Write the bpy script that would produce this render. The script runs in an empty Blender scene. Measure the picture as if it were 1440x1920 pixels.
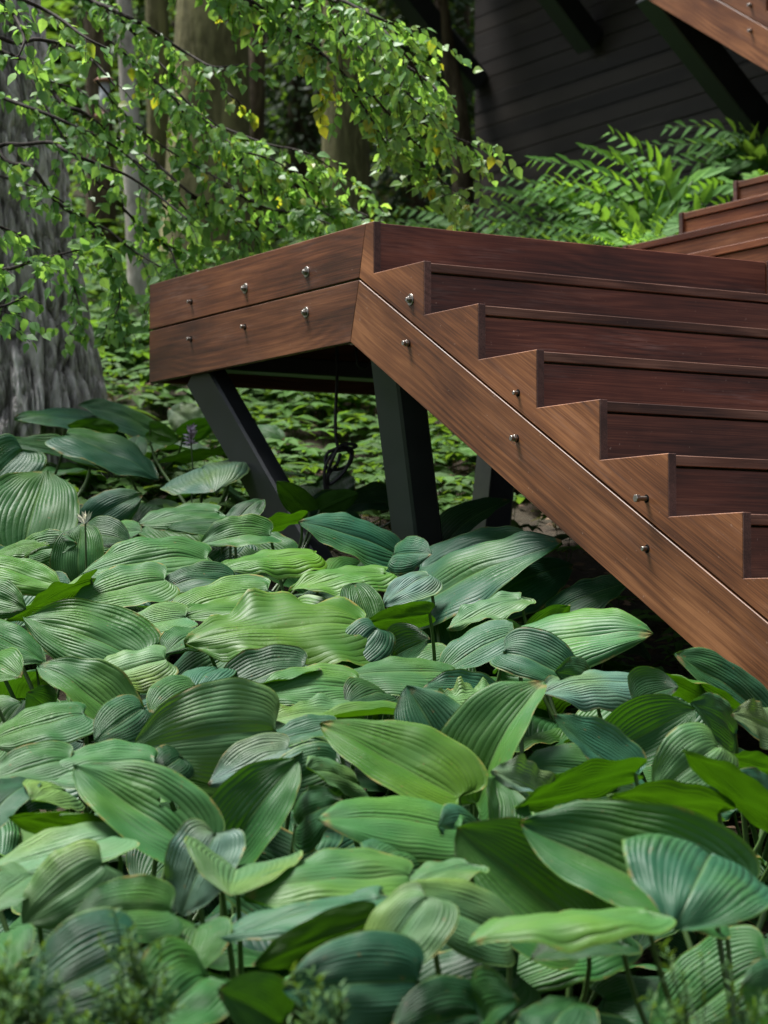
import bpy, bmesh, math, random
import numpy as np
from mathutils import Vector, Matrix
R = math.radians
random.seed(7); rng = np.random.default_rng(7)
sc = bpy.context.scene
COL = sc.collection
# ------------------------------------------------------------------ camera, light
PITCH = 0.048; F = 4470.6
cam_d = bpy.data.cameras.new('camera'); cam = bpy.data.objects.new('camera', cam_d); COL.objects.link(cam)
cam.location = (0, 0, 0); cam.rotation_euler = (R(90) + PITCH, 0, 0)
cam_d.sensor_fit = 'VERTICAL'; cam_d.sensor_height = 36; cam_d.sensor_width = 24; cam_d.lens = F / 1920 * 36
cam_d.clip_end = 300; cam_d.clip_start = 0.1
cam_d.dof.use_dof = True; cam_d.dof.focus_distance = 6.4; cam_d.dof.aperture_fstop = 5.0
sc.camera = cam
SUN_EL, SUN_AZ = R(68), R(-58)          # azimuth measured from +Y towards +X
w = bpy.data.worlds.new('World'); sc.world = w; w.use_nodes = True
nt = w.node_tree; nt.nodes.clear()
sky = nt.nodes.new('ShaderNodeTexSky'); sky.sky_type = 'NISHITA'; sky.sun_disc = False
sky.sun_elevation = SUN_EL; sky.sun_rotation = SUN_AZ; sky.air_density = 1.3; sky.dust_density = 3.0
bg = nt.nodes.new('ShaderNodeBackground'); bg.inputs[1].default_value = 0.05
wo = nt.nodes.new('ShaderNodeOutputWorld')
hs = nt.nodes.new('ShaderNodeHueSaturation'); hs.inputs['Saturation'].default_value = .55
nt.links.new(sky.outputs[0], hs.inputs['Color']); nt.links.new(hs.outputs[0], bg.inputs[0]); nt.links.new(bg.outputs[0], wo.inputs[0])
sd = bpy.data.lights.new('sun', 'SUN'); sd.energy = 4.0; sd.angle = R(24); sd.color = (1, .985, .95)
sun = bpy.data.objects.new('sun', sd); COL.objects.link(sun)
sdir = Vector((math.sin(SUN_AZ) * math.cos(SUN_EL), math.cos(SUN_AZ) * math.cos(SUN_EL), math.sin(SUN_EL)))
sun.rotation_euler = sdir.to_track_quat('Z', 'Y').to_euler(); sun.location = (0, 0, 20)
sc.view_settings.view_transform = 'Standard'; sc.view_settings.look = 'None'
sc.view_settings.exposure = 1.55; sc.view_settings.gamma = 1
sc.cycles.max_bounces = 7; sc.cycles.diffuse_bounces = 2; sc.cycles.glossy_bounces = 2
sc.cycles.transmission_bounces = 4; sc.cycles.transparent_max_bounces = 4
sc.cycles.use_denoising = True
# ------------------------------------------------------------------ camera maths
CP, SP = math.cos(PITCH), math.sin(PITCH)
def ray(px, py):
    x = (px - 720) / F; z = (960 - py) / F
    return Vector((x, CP - z * SP, SP + z * CP))
def at(px, py, Y):
    r = ray(px, py); return r * (Y / r.y)
TH = 0.5406; RISE = .16; RUN = .2899
dv = Vector((math.sin(TH), -math.cos(TH), 0)); sv = Vector((math.cos(TH), math.sin(TH), 0)); uv = Vector((0, 0, 1))
P0 = Vector((-.0318, 7.2258, 1.2356)); PT = .024; LAND = 1.5877; SW = 1.547; HB = .3558; HG = .1659
def on_plane(px, py, s=0.0):
    """pixel -> (m, z) in the vertical plane parallel to the stringer at offset s"""
    r = ray(px, py); q = P0 + sv * s
    k = q.dot(sv) / r.dot(sv); p = r * k - P0
    return p.dot(dv), p.z
# ------------------------------------------------------------------ terrain
GX = [0, 2, 7, 10, 13, 17, 20, 30, 60]; GZ = [-1.9, -1.45, -.27, .56, 1.45, 2.5, 4.0, 10.5, 24]
def ground(x, y):
    z = np.interp(y, GX, GZ)
    return float(z + .03 * math.sin(x * 2.1 + y) + .02 * math.sin(x * 5.3 - y * 3.1))
CAN_A, CAN_B = .24, -1.486
def canopy(px, py):
    t = SP / CP + 0
    r = ray(px, py); tt = r.z / r.y
    return CAN_B / (tt - CAN_A)
# ------------------------------------------------------------------ node helpers
def mat(name):
    m = bpy.data.materials.new(name); m.use_nodes = True
    n = m.node_tree.nodes; n.clear()
    return m, m.node_tree
class NT:
    def __init__(s, name):
        s.m, s.t = mat(name)
    def n(s, typ, **kw):
        nd = s.t.nodes.new(typ)
        for k, v in kw.items():
            if k.startswith('i_'):
                key = k[2:]
                key = int(key) if key.isdigit() else key.replace('_', ' ')
                s.set(nd.inputs[key], v)
            else: setattr(nd, k, v)
        return nd
    def set(s, inp, v):
        if isinstance(v, bpy.types.NodeSocket): s.t.links.new(v, inp)
        else: inp.default_value = v
    def math(s, op, a, b=0.0, c=None, clamp=False):
        nd = s.t.nodes.new('ShaderNodeMath'); nd.operation = op; nd.use_clamp = clamp
        s.set(nd.inputs[0], a); s.set(nd.inputs[1], b)
        if c is not None: s.set(nd.inputs[2], c)
        return nd.outputs[0]
    def mix(s, f, a, b, mode='MIX'):
        nd = s.t.nodes.new('ShaderNodeMix'); nd.data_type = 'RGBA'; nd.blend_type = mode
        s.set(nd.inputs[0], f)
        for i, v in ((6, a), (7, b)):
            if not isinstance(v, bpy.types.NodeSocket) and len(v) == 3: v = (*v, 1)
            s.set(nd.inputs[i], v)
        return nd.outputs[2]
    def noise(s, vec, scale, detail=3, rough=.55, dist=0.0):
        nd = s.t.nodes.new('ShaderNodeTexNoise')
        if vec is not None: s.set(nd.inputs['Vector'], vec)
        nd.inputs['Scale'].default_value = scale; nd.inputs['Detail'].default_value = detail
        nd.inputs['Roughness'].default_value = rough; nd.inputs['Distortion'].default_value = dist
        return nd.outputs['Fac']
    def vmul(s, v, k):
        nd = s.t.nodes.new('ShaderNodeVectorMath'); nd.operation = 'MULTIPLY'
        s.set(nd.inputs[0], v); s.set(nd.inputs[1], k); return nd.outputs[0]
    def vadd(s, v, k):
        nd = s.t.nodes.new('ShaderNodeVectorMath'); nd.operation = 'ADD'
        s.set(nd.inputs[0], v); s.set(nd.inputs[1], k); return nd.outputs[0]
    def ramp(s, f, stops):
        nd = s.t.nodes.new('ShaderNodeValToRGB'); s.set(nd.inputs[0], f)
        cr = nd.color_ramp
        while len(cr.elements) < len(stops): cr.elements.new(.5)
        for e, (p, c) in zip(cr.elements, stops):
            e.position = p; e.color = (*c, 1) if len(c) == 3 else c
        return nd.outputs[0]
    def out(s, sh):
        o = s.t.nodes.new('ShaderNodeOutputMaterial'); s.t.links.new(sh, o.inputs[0]); return s.m
    def bump(s, h, strength, dist, normal=None):
        nd = s.t.nodes.new('ShaderNodeBump'); s.set(nd.inputs['Height'], h)
        nd.inputs['Strength'].default_value = strength; nd.inputs['Distance'].default_value = dist
        if normal is not None: s.set(nd.inputs['Normal'], normal)
        return nd.outputs[0]
    def pbr(s, col, rough=.5, spec=.5, normal=None, metal=0.0, coat=0.0):
        nd = s.t.nodes.new('ShaderNodeBsdfPrincipled')
        s.set(nd.inputs['Base Color'], col if isinstance(col, bpy.types.NodeSocket) else (*col, 1))
        s.set(nd.inputs['Roughness'], rough); s.set(nd.inputs['Specular IOR Level'], spec)
        s.set(nd.inputs['Metallic'], metal)
        if normal is not None: s.set(nd.inputs['Normal'], normal)
        return nd.outputs[0]

def wood(name, dark, mid, light, pale=.25, rough=.5):
    t = NT(name)
    tc = t.n('ShaderNodeTexCoord').outputs['Object']
    oi = t.n('ShaderNodeObjectInfo')
    rnd = oi.outputs['Random']
    cmb = t.n('ShaderNodeCombineXYZ', i_0=t.math('MULTIPLY', rnd, 31.0), i_1=t.math('MULTIPLY', rnd, 17.0), i_2=t.math('MULTIPLY', rnd, 53.0)).outputs[0]
    v = t.vadd(tc, cmb)
    warp = t.noise(t.vmul(v, (1.1, 2.0, 3.4)), 1.0, 1.5, .45)
    sep = t.n('ShaderNodeSeparateXYZ', i_0=v)
    z = t.math('ADD', sep.outputs[2], t.math('MULTIPLY', sep.outputs[1], .6))
    zz = t.math('ADD', z, t.math('MULTIPLY', warp, .30))
    ring = t.math('SINE', t.math('MULTIPLY', zz, 230.0))
    ring = t.math('MULTIPLY_ADD', ring, .5, .5)
    fib = t.noise(t.vmul(v, (4, 260, 300)), 1.0, 3, .65)
    fib2 = t.noise(t.vadd(t.vmul(v, (1.1, 50, 75)), t.vmul(t.n('ShaderNodeCombineXYZ', i_0=0.0, i_1=warp, i_2=warp).outputs[0], (0, 3, 5))), 1.0, 4, .6)
    patch = t.noise(t.vmul(v, (1.8, 5, 7)), 1.0, 3, .5)
    patch2 = t.noise(t.vmul(v, (2.6, 4, 5)), 1.0, 2, .5)
    fac = t.math('ADD', t.math('MULTIPLY', t.math('MULTIPLY', ring, t.math('MULTIPLY', t.math('SUBTRACT', patch2, .40, clamp=True), 4.0, clamp=True)), .14), t.math('MULTIPLY', fib, .68))
    fac = t.math('ADD', fac, t.math('MULTIPLY', fib2, .30))
    fac = t.math('ADD', fac, t.math('MULTIPLY', t.math('SUBTRACT', patch, .5), .95))
    col = t.ramp(fac, [(.31, dark), (.53, mid), (.78, light)])
    # pale, dry scuffs that follow the grain
    sc1 = t.noise(t.vmul(v, (2.2, 9, 12)), 1.0, 4, .6)
    sc1 = t.math('MULTIPLY', t.math('SUBTRACT', sc1, .52, clamp=True), 3.2, clamp=True)
    sc2 = t.noise(t.vmul(v, (12, 190, 190)), 1.0, 2, .6)
    sc2 = t.math('MULTIPLY', t.math('SUBTRACT', sc2, .42, clamp=True), 3.0, clamp=True)
    pf = t.math('MULTIPLY', t.math('MULTIPLY', sc1, sc2), pale * 1.6, clamp=True)
    col = t.mix(pf, col, (.34, .27, .25))
    # water and tannin stains
    st = t.noise(t.vmul(v, (5, 5, 2.2)), 1.0, 4, .6)
    st = t.math('MULTIPLY', t.math('SUBTRACT', st, .56, clamp=True), 2.6, clamp=True)
    col = t.mix(st, col, t.mix(1.0, col, (.55, .52, .52), 'MULTIPLY'))
    # tiny dust specks
    sp = t.noise(t.vmul(v, (90, 90, 90)), 1.0, 1, .5)
    sp = t.math('MULTIPLY', t.math('SUBTRACT', sp, .76, clamp=True), 9.0, clamp=True)
    col = t.mix(t.math('MULTIPLY', sp, .5), col, (.45, .36, .3))
    var = t.math('MULTIPLY_ADD', rnd, .5, .76)
    cv = t.n('ShaderNodeCombineColor', i_0=var, i_1=var, i_2=var).outputs[0]
    col = t.mix(1.0, col, cv, 'MULTIPLY')
    rn2 = t.math('FRACT', t.math('MULTIPLY', rnd, 7.31))
    col = t.mix(t.math('MULTIPLY', rn2, .8), col, t.mix(1.0, col, (1.10, .90, .84), 'MULTIPLY'))
    bh = t.math('ADD', t.math('MULTIPLY', fib, .5), t.math('MULTIPLY', fib2, .5))
    nrm = t.bump(bh, .35, .0012)
    rg = t.math('MULTIPLY_ADD', patch, .25, rough - .1)
    return t.out(t.pbr(col, rg, .38, nrm))
M = {}
M['stringer'] = wood('oiled_stringer_wood', (.055, .017, .006), (.145, .053, .018), (.275, .115, .044), .18, .46)
M['beam'] = wood('oiled_beam_wood', (.040, .013, .005), (.115, .041, .016), (.235, .098, .040), .26, .46)
M['riser'] = wood('red_brown_riser_wood', (.036, .010, .006), (.100, .031, .018), (.200, .078, .044), .36, .44)
M['tread'] = wood('grey_brown_tread_wood', (.040, .017, .011), (.120, .058, .036), (.25, .14, .095), .5, .55)
M['endgrain'] = wood('end_grain_wood', (.045, .024, .020), (.10, .052, .042), (.16, .09, .075), .3, .6)
M['upper'] = wood('upper_flight_wood', (.042, .013, .006), (.125, .045, .018), (.25, .11, .045), .16, .5)
M['joist'] = wood('raw_joist_wood', (.04, .025, .012), (.10, .07, .035), (.18, .13, .07), .1, .7)

def steel():
    t = NT('dark_painted_steel'); tc = t.n('ShaderNodeTexCoord').outputs['Object']
    n = t.noise(tc, 9, 4, .6); n2 = t.noise(tc, 120, 2, .5)
    col = t.mix(n, (.014, .016, .017), (.028, .031, .034))
    sp = t.math('MULTIPLY', t.math('SUBTRACT', n2, .73, clamp=True), 8, clamp=True)
    col = t.mix(t.math('MULTIPLY', sp, .5), col, (.2, .2, .19))
    return t.out(t.pbr(col, t.math('MULTIPLY_ADD', n, .25, .28), .5, t.bump(n2, .08, .001)))
M['steel'] = steel()
def chrome():
    t = NT('stainless_steel'); tc = t.n('ShaderNodeTexCoord').outputs['Object']
    n = t.noise(tc, 300, 2, .5)
    return t.out(t.pbr(t.mix(n, (.24, .22, .20), (.42, .40, .37)), .36, .5, None, 1.0))
M['chrome'] = chrome()
def flat(name, col, rough=.6, spec=.3):
    t = NT(name); tc = t.n('ShaderNodeTexCoord').outputs['Object']; n = t.noise(tc, 25, 3, .6)
    c = t.mix(n, tuple(x * .75 for x in col), tuple(min(1, x * 1.2) for x in col))
    return t.out(t.pbr(c, rough, spec))
M['hole'] = flat('dark_bolt_hole', (.006, .005, .004), .9, .1)
M['cable'] = flat('black_rubber', (.012, .012, .013), .35, .5)
M['petal'] = flat('lilac_petal', (.62, .50, .66), .6)
M['white_petal'] = flat('cream_petal', (.78, .76, .62), .6)
M['feeder_cap'] = flat('feeder_cap_brown', (.25, .12, .08), .5)
M['feeder_tube'] = flat('feeder_tube_clear', (.42, .45, .45), .2, .6)

def wallmat():
    t = NT('blackened_board'); tc = t.n('ShaderNodeTexCoord').outputs['Object']
    oi = t.n('ShaderNodeObjectInfo').outputs['Random']
    v = t.vmul(tc, (1, 1, 1))
    sep = t.n('ShaderNodeSeparateXYZ', i_0=v)
    row = t.math('FLOOR', t.math('DIVIDE', sep.outputs[2], .108))
    wn = t.n('ShaderNodeTexWhiteNoise', noise_dimensions='1D', i_1=row).outputs[0]
    cmb = t.n('ShaderNodeCombineXYZ', i_0=t.math('MULTIPLY', wn, 40), i_1=0.0, i_2=0.0).outputs[0]
    v2 = t.vadd(v, cmb)
    n1 = t.noise(t.vmul(v2, (2, 3, 9)), 1.0, 4, .6)
    n2 = t.noise(t.vmul(v2, (9, 90, 110)), 1.0, 3, .6)
    n3 = t.noise(t.vmul(tc, (1.6, 1, .5)), 1.0, 4, .6)
    col = t.mix(t.math('MULTIPLY_ADD', wn, .5, t.math('MULTIPLY', n1, .5)), (.008, .007, .0065), (.058, .046, .038))
    w_ = t.math('MULTIPLY', t.math('SUBTRACT', n1, .60, clamp=True), 4, clamp=True)
    col = t.mix(t.math('MULTIPLY', w_, .55), col, (.11, .095, .085))
    g_ = t.math('MULTIPLY', t.math('SUBTRACT', n3, .5, clamp=True), 2.4, clamp=True)
    col = t.mix(t.math('MULTIPLY', g_, .8), col, (.012, .010, .006))
    return t.out(t.pbr(col, .65, .3, t.bump(n2, .5, .002)))
M['wall'] = wallmat()

def barkmat(name, dark, mid, light, sx=9, sz=1.6, disp=.6, bumpd=.02):
    t = NT(name); tc = t.n('ShaderNodeTexCoord').outputs['Object']
    w1 = t.noise(t.vmul(tc, (3, 3, 2)), 1.0, 3, .5)
    v = t.vadd(tc, t.vmul(w1, (.16, .16, .16)))
    r1 = t.noise(t.vmul(v, (sx, sx, sz)), 1.0, 5, .62)
    ridge = t.math('ABSOLUTE', t.math('MULTIPLY', t.math('SUBTRACT', r1, .5), 2.0))
    ridge = t.math('MULTIPLY', ridge, 3.2, clamp=True)
    fine = t.noise(t.vmul(v, (sx * 5, sx * 5, sz * 5)), 1.0, 4, .65)
    f = t.math('ADD', t.math('MULTIPLY', ridge, .55), t.math('MULTIPLY', fine, .45))
    col = t.ramp(f, [(.14, dark), (.40, mid), (.78, light)])
    big = t.noise(tc, 1.2, 3, .5)
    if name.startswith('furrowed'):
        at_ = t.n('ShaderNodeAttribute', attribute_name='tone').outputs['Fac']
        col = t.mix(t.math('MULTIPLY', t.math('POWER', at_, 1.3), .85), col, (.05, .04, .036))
    col = t.mix(t.math('MULTIPLY', t.math('SUBTRACT', big, .5, clamp=True), 1.6, clamp=True), col, t.mix(1.0, col, (.75, .85, .6), 'MULTIPLY'))
    h = t.math('ADD', ridge, t.math('MULTIPLY', fine, .35))
    return t.out(t.pbr(col, .85, .2, t.bump(h, disp, bumpd)))
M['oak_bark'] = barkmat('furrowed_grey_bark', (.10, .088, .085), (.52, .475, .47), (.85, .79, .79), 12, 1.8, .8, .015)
M['grey_bark'] = barkmat('smooth_grey_bark', (.22, .20, .17), (.36, .33, .29), (.46, .43, .39), 5, 2.5, .3, .01)
M['moss_bark'] = barkmat('mossy_olive_bark', (.06, .056, .024), (.14, .13, .06), (.23, .215, .10), 6, 1.0, .5, .02)
M['brown_bark'] = barkmat('brown_bark', (.03, .022, .012), (.075, .056, .033), (.14, .11, .07), 10, 1.5, .6, .02)
M['twig'] = barkmat('dark_twig_bark', (.012, .010, .009), (.03, .024, .02), (.06, .05, .045), 30, 10, .3, .003)

def leafmat(name, stops, under, rough=.45, trans=.35, spec=.4):
    """small leaves: colour from the per-leaf attribute 'tone'"""
    t = NT(name)
    at_ = t.n('ShaderNodeAttribute', attribute_name='tone').outputs['Fac']
    tc = t.n('ShaderNodeTexCoord').outputs['Object']
    n = t.noise(tc, 60, 2, .5)
    col = t.ramp(t.math('ADD', at_, t.math('MULTIPLY', t.math('SUBTRACT', n, .5), .25)), stops)
    bf = t.n('ShaderNodeNewGeometry').outputs['Backfacing']
    colf = t.mix(bf, col, t.mix(.55, col, under))
    p = t.pbr(colf, rough, spec)
    tr = t.n('ShaderNodeBsdfTranslucent'); t.set(tr.inputs[0], t.mix(1.0, t.mix(.35, col, (.30, .46, .05)), (1.25, 1.25, .8), 'MULTIPLY'))
    mx = t.n('ShaderNodeMixShader'); mx.inputs[0].default_value = trans
    t.t.links.new(p, mx.inputs[1]); t.t.links.new(tr.outputs[0], mx.inputs[2])
    return t.out(mx.outputs[0])
M['birch_leaf'] = leafmat('birch_leaf', [(0, (.05, .16, .045)), (.45, (.14, .34, .10)), (.86, (.34, .58, .16)), (.95, (.34, .38, .03)), (1, (.6, .48, .03))], (.12, .22, .08), .40, .45, .25)
M['cover_leaf'] = leafmat('ground_cover_leaf', [(0, (.008, .028, .008)), (.5, (.024, .085, .014)), (1, (.085, .23, .035))], (.08, .15, .04), .6, .36, .10)
M['seal_leaf'] = leafmat('arching_plant_leaf', [(0, (.010, .045, .014)), (.5, (.026, .11, .022)), (.85, (.075, .23, .025)), (1, (.20, .40, .03))], (.13, .26, .08), .6, .42, .12)
M['dark_leaf'] = leafmat('evergreen_leaf', [(0, (.008, .022, .008)), (.6, (.018, .048, .014)), (1, (.05, .10, .03))], (.03, .06, .02), .55, .15, .3)
M['yew'] = leafmat('yew_needle', [(0, (.006, .026, .008)), (.6, (.014, .055, .014)), (.9, (.05, .14, .02)), (1, (.13, .21, .03))], (.06, .12, .05), .6, .2, .12)
M['litter'] = leafmat('leaf_litter_flake', [(0, (.05, .028, .016)), (.6, (.13, .08, .045)), (1, (.30, .20, .12))], (.1, .06, .04), .8, .1, .2)

def hostamat():
    t = NT('hosta_leaf')
    uvn = t.n('ShaderNodeUVMap', uv_map='UVMap').outputs[0]
    sep = t.n('ShaderNodeSeparateXYZ', i_0=uvn); u = sep.outputs[0]; v = t.math('ABSOLUTE', sep.outputs[1])
    oi = t.n('ShaderNodeObjectInfo'); ocol = oi.outputs['Color']; rnd = oi.outputs['Random']
    tc = t.n('ShaderNodeTexCoord').outputs['Object']
    off = t.n('ShaderNodeCombineXYZ', i_0=t.math('MULTIPLY', rnd, 20), i_1=t.math('MULTIPLY', rnd, 7), i_2=0.0).outputs[0]
    tcr = t.vadd(tc, off)
    wob = t.noise(tcr, 14, 2, .5)
    vv = t.math('ADD', v, t.math('MULTIPLY', t.math('SUBTRACT', wob, .5), .035))
    ph = t.math('MULTIPLY', vv, t.math('MULTIPLY_ADD', rnd, 3.0, 8.5))
    ph = t.math('ADD', ph, t.math('MULTIPLY', t.math('SINE', t.math('MULTIPLY_ADD', v, 11.0, t.math('MULTIPLY', rnd, 40.0))), .22))
    fr = t.math('FRACT', ph)
    vwn = t.n('ShaderNodeTexWhiteNoise', noise_dimensions='1D', i_1=t.math('ADD', t.math('FLOOR', t.math('ADD', ph, .5)), t.math('MULTIPLY', rnd, 91.0))).outputs[0]
    # sharp groove at each vein, swollen blade between
    d = t.math('ABSOLUTE', t.math('SUBTRACT', fr, .5))           # .5 at the vein
    puff = t.math('SUBTRACT', 1.0, t.math('POWER', t.math('MULTIPLY', d, 2.0), 2.2))
    vein = t.math('POWER', t.math('MULTIPLY', d, 2.0), 9.0)
    mid = t.math('SUBTRACT', 1.0, t.math('MULTIPLY', v, 26.0), clamp=True)
    # cross puckers between veins
    puck = t.noise(t.vmul(tcr, (1, 1, 1)), 62, 2, .5, .4)
    puckm = t.noise(tcr, 7, 2, .5)
    pk = t.math('MULTIPLY', t.math('MULTIPLY', puck, puff), t.math('MULTIPLY', t.math('SUBTRACT', puckm, .46, clamp=True), 5.0, clamp=True))
    soft = t.math('MULTIPLY_ADD', t.math('MULTIPLY', t.math('SUBTRACT', t.noise(tcr, 5.0, 2, .5), .34, clamp=True), 3.6, clamp=True), .55, .45)
    puffm = t.math('MULTIPLY', puff, soft)
    fine = t.math('SINE', t.math('MULTIPLY', ph, 18.85))
    h = t.math('ADD', t.math('ADD', puffm, t.math('MULTIPLY', fine, .035)), t.math('MULTIPLY', pk, 2.0))
    h = t.math('MULTIPLY', h, t.math('MULTIPLY_ADD', vwn, .45, .62))
    h = t.math('SUBTRACT', h, t.math('MULTIPLY', mid, .9))
    env = t.math('MULTIPLY', t.math('MULTIPLY', t.math('SUBTRACT', 1.03, u), 3.0, clamp=True), t.math('MULTIPLY', u, 9.0, clamp=True))
    h = t.math('MULTIPLY', h, t.math('MULTIPLY_ADD', env, .8, .2))
    nrm = t.bump(h, .70, .0024)
    # colour
    g1 = t.noise(tcr, 9, 3, .55); g2 = t.noise(tcr, 26, 3, .6); g3 = t.noise(tcr, 3.5, 2, .5)
    blue = t.mix(1.0, ocol, (.74, .94, 1.10), 'MULTIPLY')
    yel = t.mix(1.0, ocol, (1.5, 1.28, .62), 'MULTIPLY')
    col = t.mix(t.math('MULTIPLY', t.math('SUBTRACT', g1, .40, clamp=True), 3.0, clamp=True), blue, ocol)
    col = t.mix(t.math('MULTIPLY', t.math('SUBTRACT', g3, .48, clamp=True), 5.0, clamp=True), col, yel)
    # pale waxy bloom, worn off in streaks
    bl = t.math('MULTIPLY', t.math('SUBTRACT', t.noise(t.vadd(tcr, (3, 5, 1)), 6.5, 4, .62), .50, clamp=True), 3.0, clamp=True)
    col = t.mix(t.math('MULTIPLY', bl, .30), col, t.mix(.6, (.15, .22, .13), t.mix(1.0, ocol, (2.2, 1.7, 2.2), 'MULTIPLY')))
    col = t.mix(t.math('MULTIPLY', t.math('SUBTRACT', 1.0, puff), .10), col, (.012, .045, .018))
    col = t.mix(t.math('MULTIPLY', mid, .35), col, (.14, .24, .07))
    # brown scorch near the tip / edge and small spots
    edge = t.math('MULTIPLY', t.math('SUBTRACT', t.math('MAXIMUM', t.math('MULTIPLY', t.math('SUBTRACT', u, .90), 10.0), t.math('MULTIPLY', t.math('SUBTRACT', v, .93), 14.0)), 0.0, clamp=True), 1.0, clamp=True)
    eb = t.math('MULTIPLY', edge, t.math('MULTIPLY', t.math('SUBTRACT', g2, .54, clamp=True), 9.0, clamp=True))
    col = t.mix(t.math('MULTIPLY', eb, .85), col, (.30, .14, .05))
    thin = t.math('MULTIPLY', t.math('SUBTRACT', v, .95, clamp=True), 16.0, clamp=True)
    col = t.mix(t.math('MULTIPLY', thin, .55), col, (.17, .27, .05))
    spt = t.math('MULTIPLY', t.math('SUBTRACT', t.noise(tcr, 85, 1, .5), .72, clamp=True), 14.0, clamp=True)
    col = t.mix(t.math('MULTIPLY', spt, .55), col, (.14, .09, .03))
    bf = t.n('ShaderNodeNewGeometry').outputs['Backfacing']
    under = t.mix(.6, t.mix(1.0, ocol, (1.0, 1.05, .5), 'MULTIPLY'), (.028, .080, .006))
    under = t.mix(t.math('MULTIPLY', vein, .55), under, (.09, .17, .03))
    colf = t.mix(bf, col, under)
    rg = t.math('MULTIPLY_ADD', g2, .26, .34)
    p = t.pbr(colf, rg, t.mix(bf, (.17, .17, .17), (.06, .06, .06)), nrm)
    tr = t.n('ShaderNodeBsdfTranslucent'); t.set(tr.inputs[0], t.mix(.45, t.mix(1.0, ocol, (1.3, 1.6, .25), 'MULTIPLY'), (.075, .19, .003))); t.set(tr.inputs['Normal'], nrm)
    mx = t.n('ShaderNodeMixShader'); mx.inputs[0].default_value = .20
    t.t.links.new(p, mx.inputs[1]); t.t.links.new(tr.outputs[0], mx.inputs[2])
    return t.out(mx.outputs[0])
M['hosta'] = hostamat()
def stalkmat():
    t = NT('hosta_stalk'); tc = t.n('ShaderNodeTexCoord').outputs['Object']; n = t.noise(t.vmul(tc, (40, 40, 8)), 1.0, 3, .6)
    return t.out(t.pbr(t.mix(n, (.025, .06, .012), (.07, .13, .03)), .4, .4))
M['stalk'] = stalkmat()
def groundmat():
    t = NT('leaf_mould_soil'); tc = t.n('ShaderNodeTexCoord').outputs['Object']
    n1 = t.noise(tc, 18, 5, .65); n2 = t.noise(tc, 90, 4, .7); n3 = t.noise(tc, 1.4, 3, .5)
    col = t.ramp(t.math('ADD', t.math('MULTIPLY', n1, .5), t.math('MULTIPLY', n2, .5)), [(.3, (.012, .008, .006)), (.55, (.045, .030, .020)), (.8, (.11, .075, .05))])
    col = t.mix(t.math('MULTIPLY', t.math('SUBTRACT', n3, .45, clamp=True), 2.5, clamp=True), col, (.032, .040, .016))
    h = t.math('ADD', n1, t.math('MULTIPLY', n2, .4))
    return t.out(t.pbr(col, .9, .2, t.bump(h, .9, .03)))
M['soil'] = groundmat()
# ------------------------------------------------------------------ object helpers
def tag(o, label=None, cat=None, group=None, kind=None):
    if label: o['label'] = label
    if cat: o['category'] = cat
    if group: o['group'] = group
    if kind: o['kind'] = kind
    return o
def link(name, me, m, parent=None, mw=None, smooth=False):
    o = bpy.data.objects.new(name, me); COL.objects.link(o)
    if m is not None and not me.materials: me.materials.append(m)
    if smooth: me.polygons.foreach_set('use_smooth', [True] * len(me.polygons))
    if parent is not None:
        o.parent = parent
        o.matrix_parent_inverse = parent.matrix_world.inverted() if False else Matrix.Translation(-root_loc(parent))
    if mw is not None: o.matrix_basis = mw
    return o
def root_loc(p):
    l = Vector((0, 0, 0))
    while p is not None:
        if p.type == 'EMPTY' and p.parent is None: return p.location.copy()
        p = p.parent
    return l
def empty(name, loc, *a, **k):
    o = bpy.data.objects.new(name, None); COL.objects.link(o); o.location = loc; o.empty_display_size = .1
    return tag(o, *a, **k)
def child(name, me, m, parent, mw=None, smooth=False):
    """parent is a root Empty (unrotated) or a part of one; mw is the world matrix"""
    o = bpy.data.objects.new(name, me); COL.objects.link(o)
    if m is not None and not me.materials: me.materials.append(m)
    if smooth: me.polygons.foreach_set('use_smooth', [True] * len(me.polygons))
    o.parent = parent
    W = mw if mw is not None else Matrix.Identity(4)
    o.matrix_basis = WM[parent.name].inverted() @ W if parent.name in WM else Matrix.Translation(-parent.location) @ W
    WM[o.name] = W
    return o
WM = {}
def frame(o, ax, ay, az):
    m = Matrix.Identity(4)
    for i, a in enumerate((ax, ay, az)):
        for j in range(3): m[j][i] = a[j]
    m.translation = o
    return m
def pymesh(name, V, Fc, uvs=None, tone=None):
    me = bpy.data.meshes.new(name)
    V = np.asarray(V, dtype=np.float32)
    if isinstance(Fc, np.ndarray):
        nf, k = Fc.shape
        me.vertices.add(len(V)); me.vertices.foreach_set('co', V.ravel())
        me.loops.add(nf * k); me.loops.foreach_set('vertex_index', Fc.ravel().astype(np.int32))
        me.polygons.add(nf); me.polygons.foreach_set('loop_start', np.arange(0, nf * k, k, dtype=np.int32))
        me.update(calc_edges=True)
    else:
        me.from_pydata([tuple(v) for v in V], [], Fc)
    if tone is not None:
        a = me.attributes.new('tone', 'FLOAT', 'POINT'); a.data.foreach_set('value', np.asarray(tone, dtype=np.float32))
    if uvs is not None:
        ul = me.uv_layers.new(name='UVMap'); li = np.zeros(len(me.loops), dtype=np.int32)
        me.loops.foreach_get('vertex_index', li); ul.data.foreach_set('uv', np.asarray(uvs, dtype=np.float32)[li].ravel())
    return me
def bevel_mesh(bm, w, seg=1):
    if w > 0: bmesh.ops.bevel(bm, geom=[e for e in bm.edges if e.calc_face_angle(0) > R(20)], offset=w, segments=seg, affect='EDGES', profile=.6, clamp_overlap=True)
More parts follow.
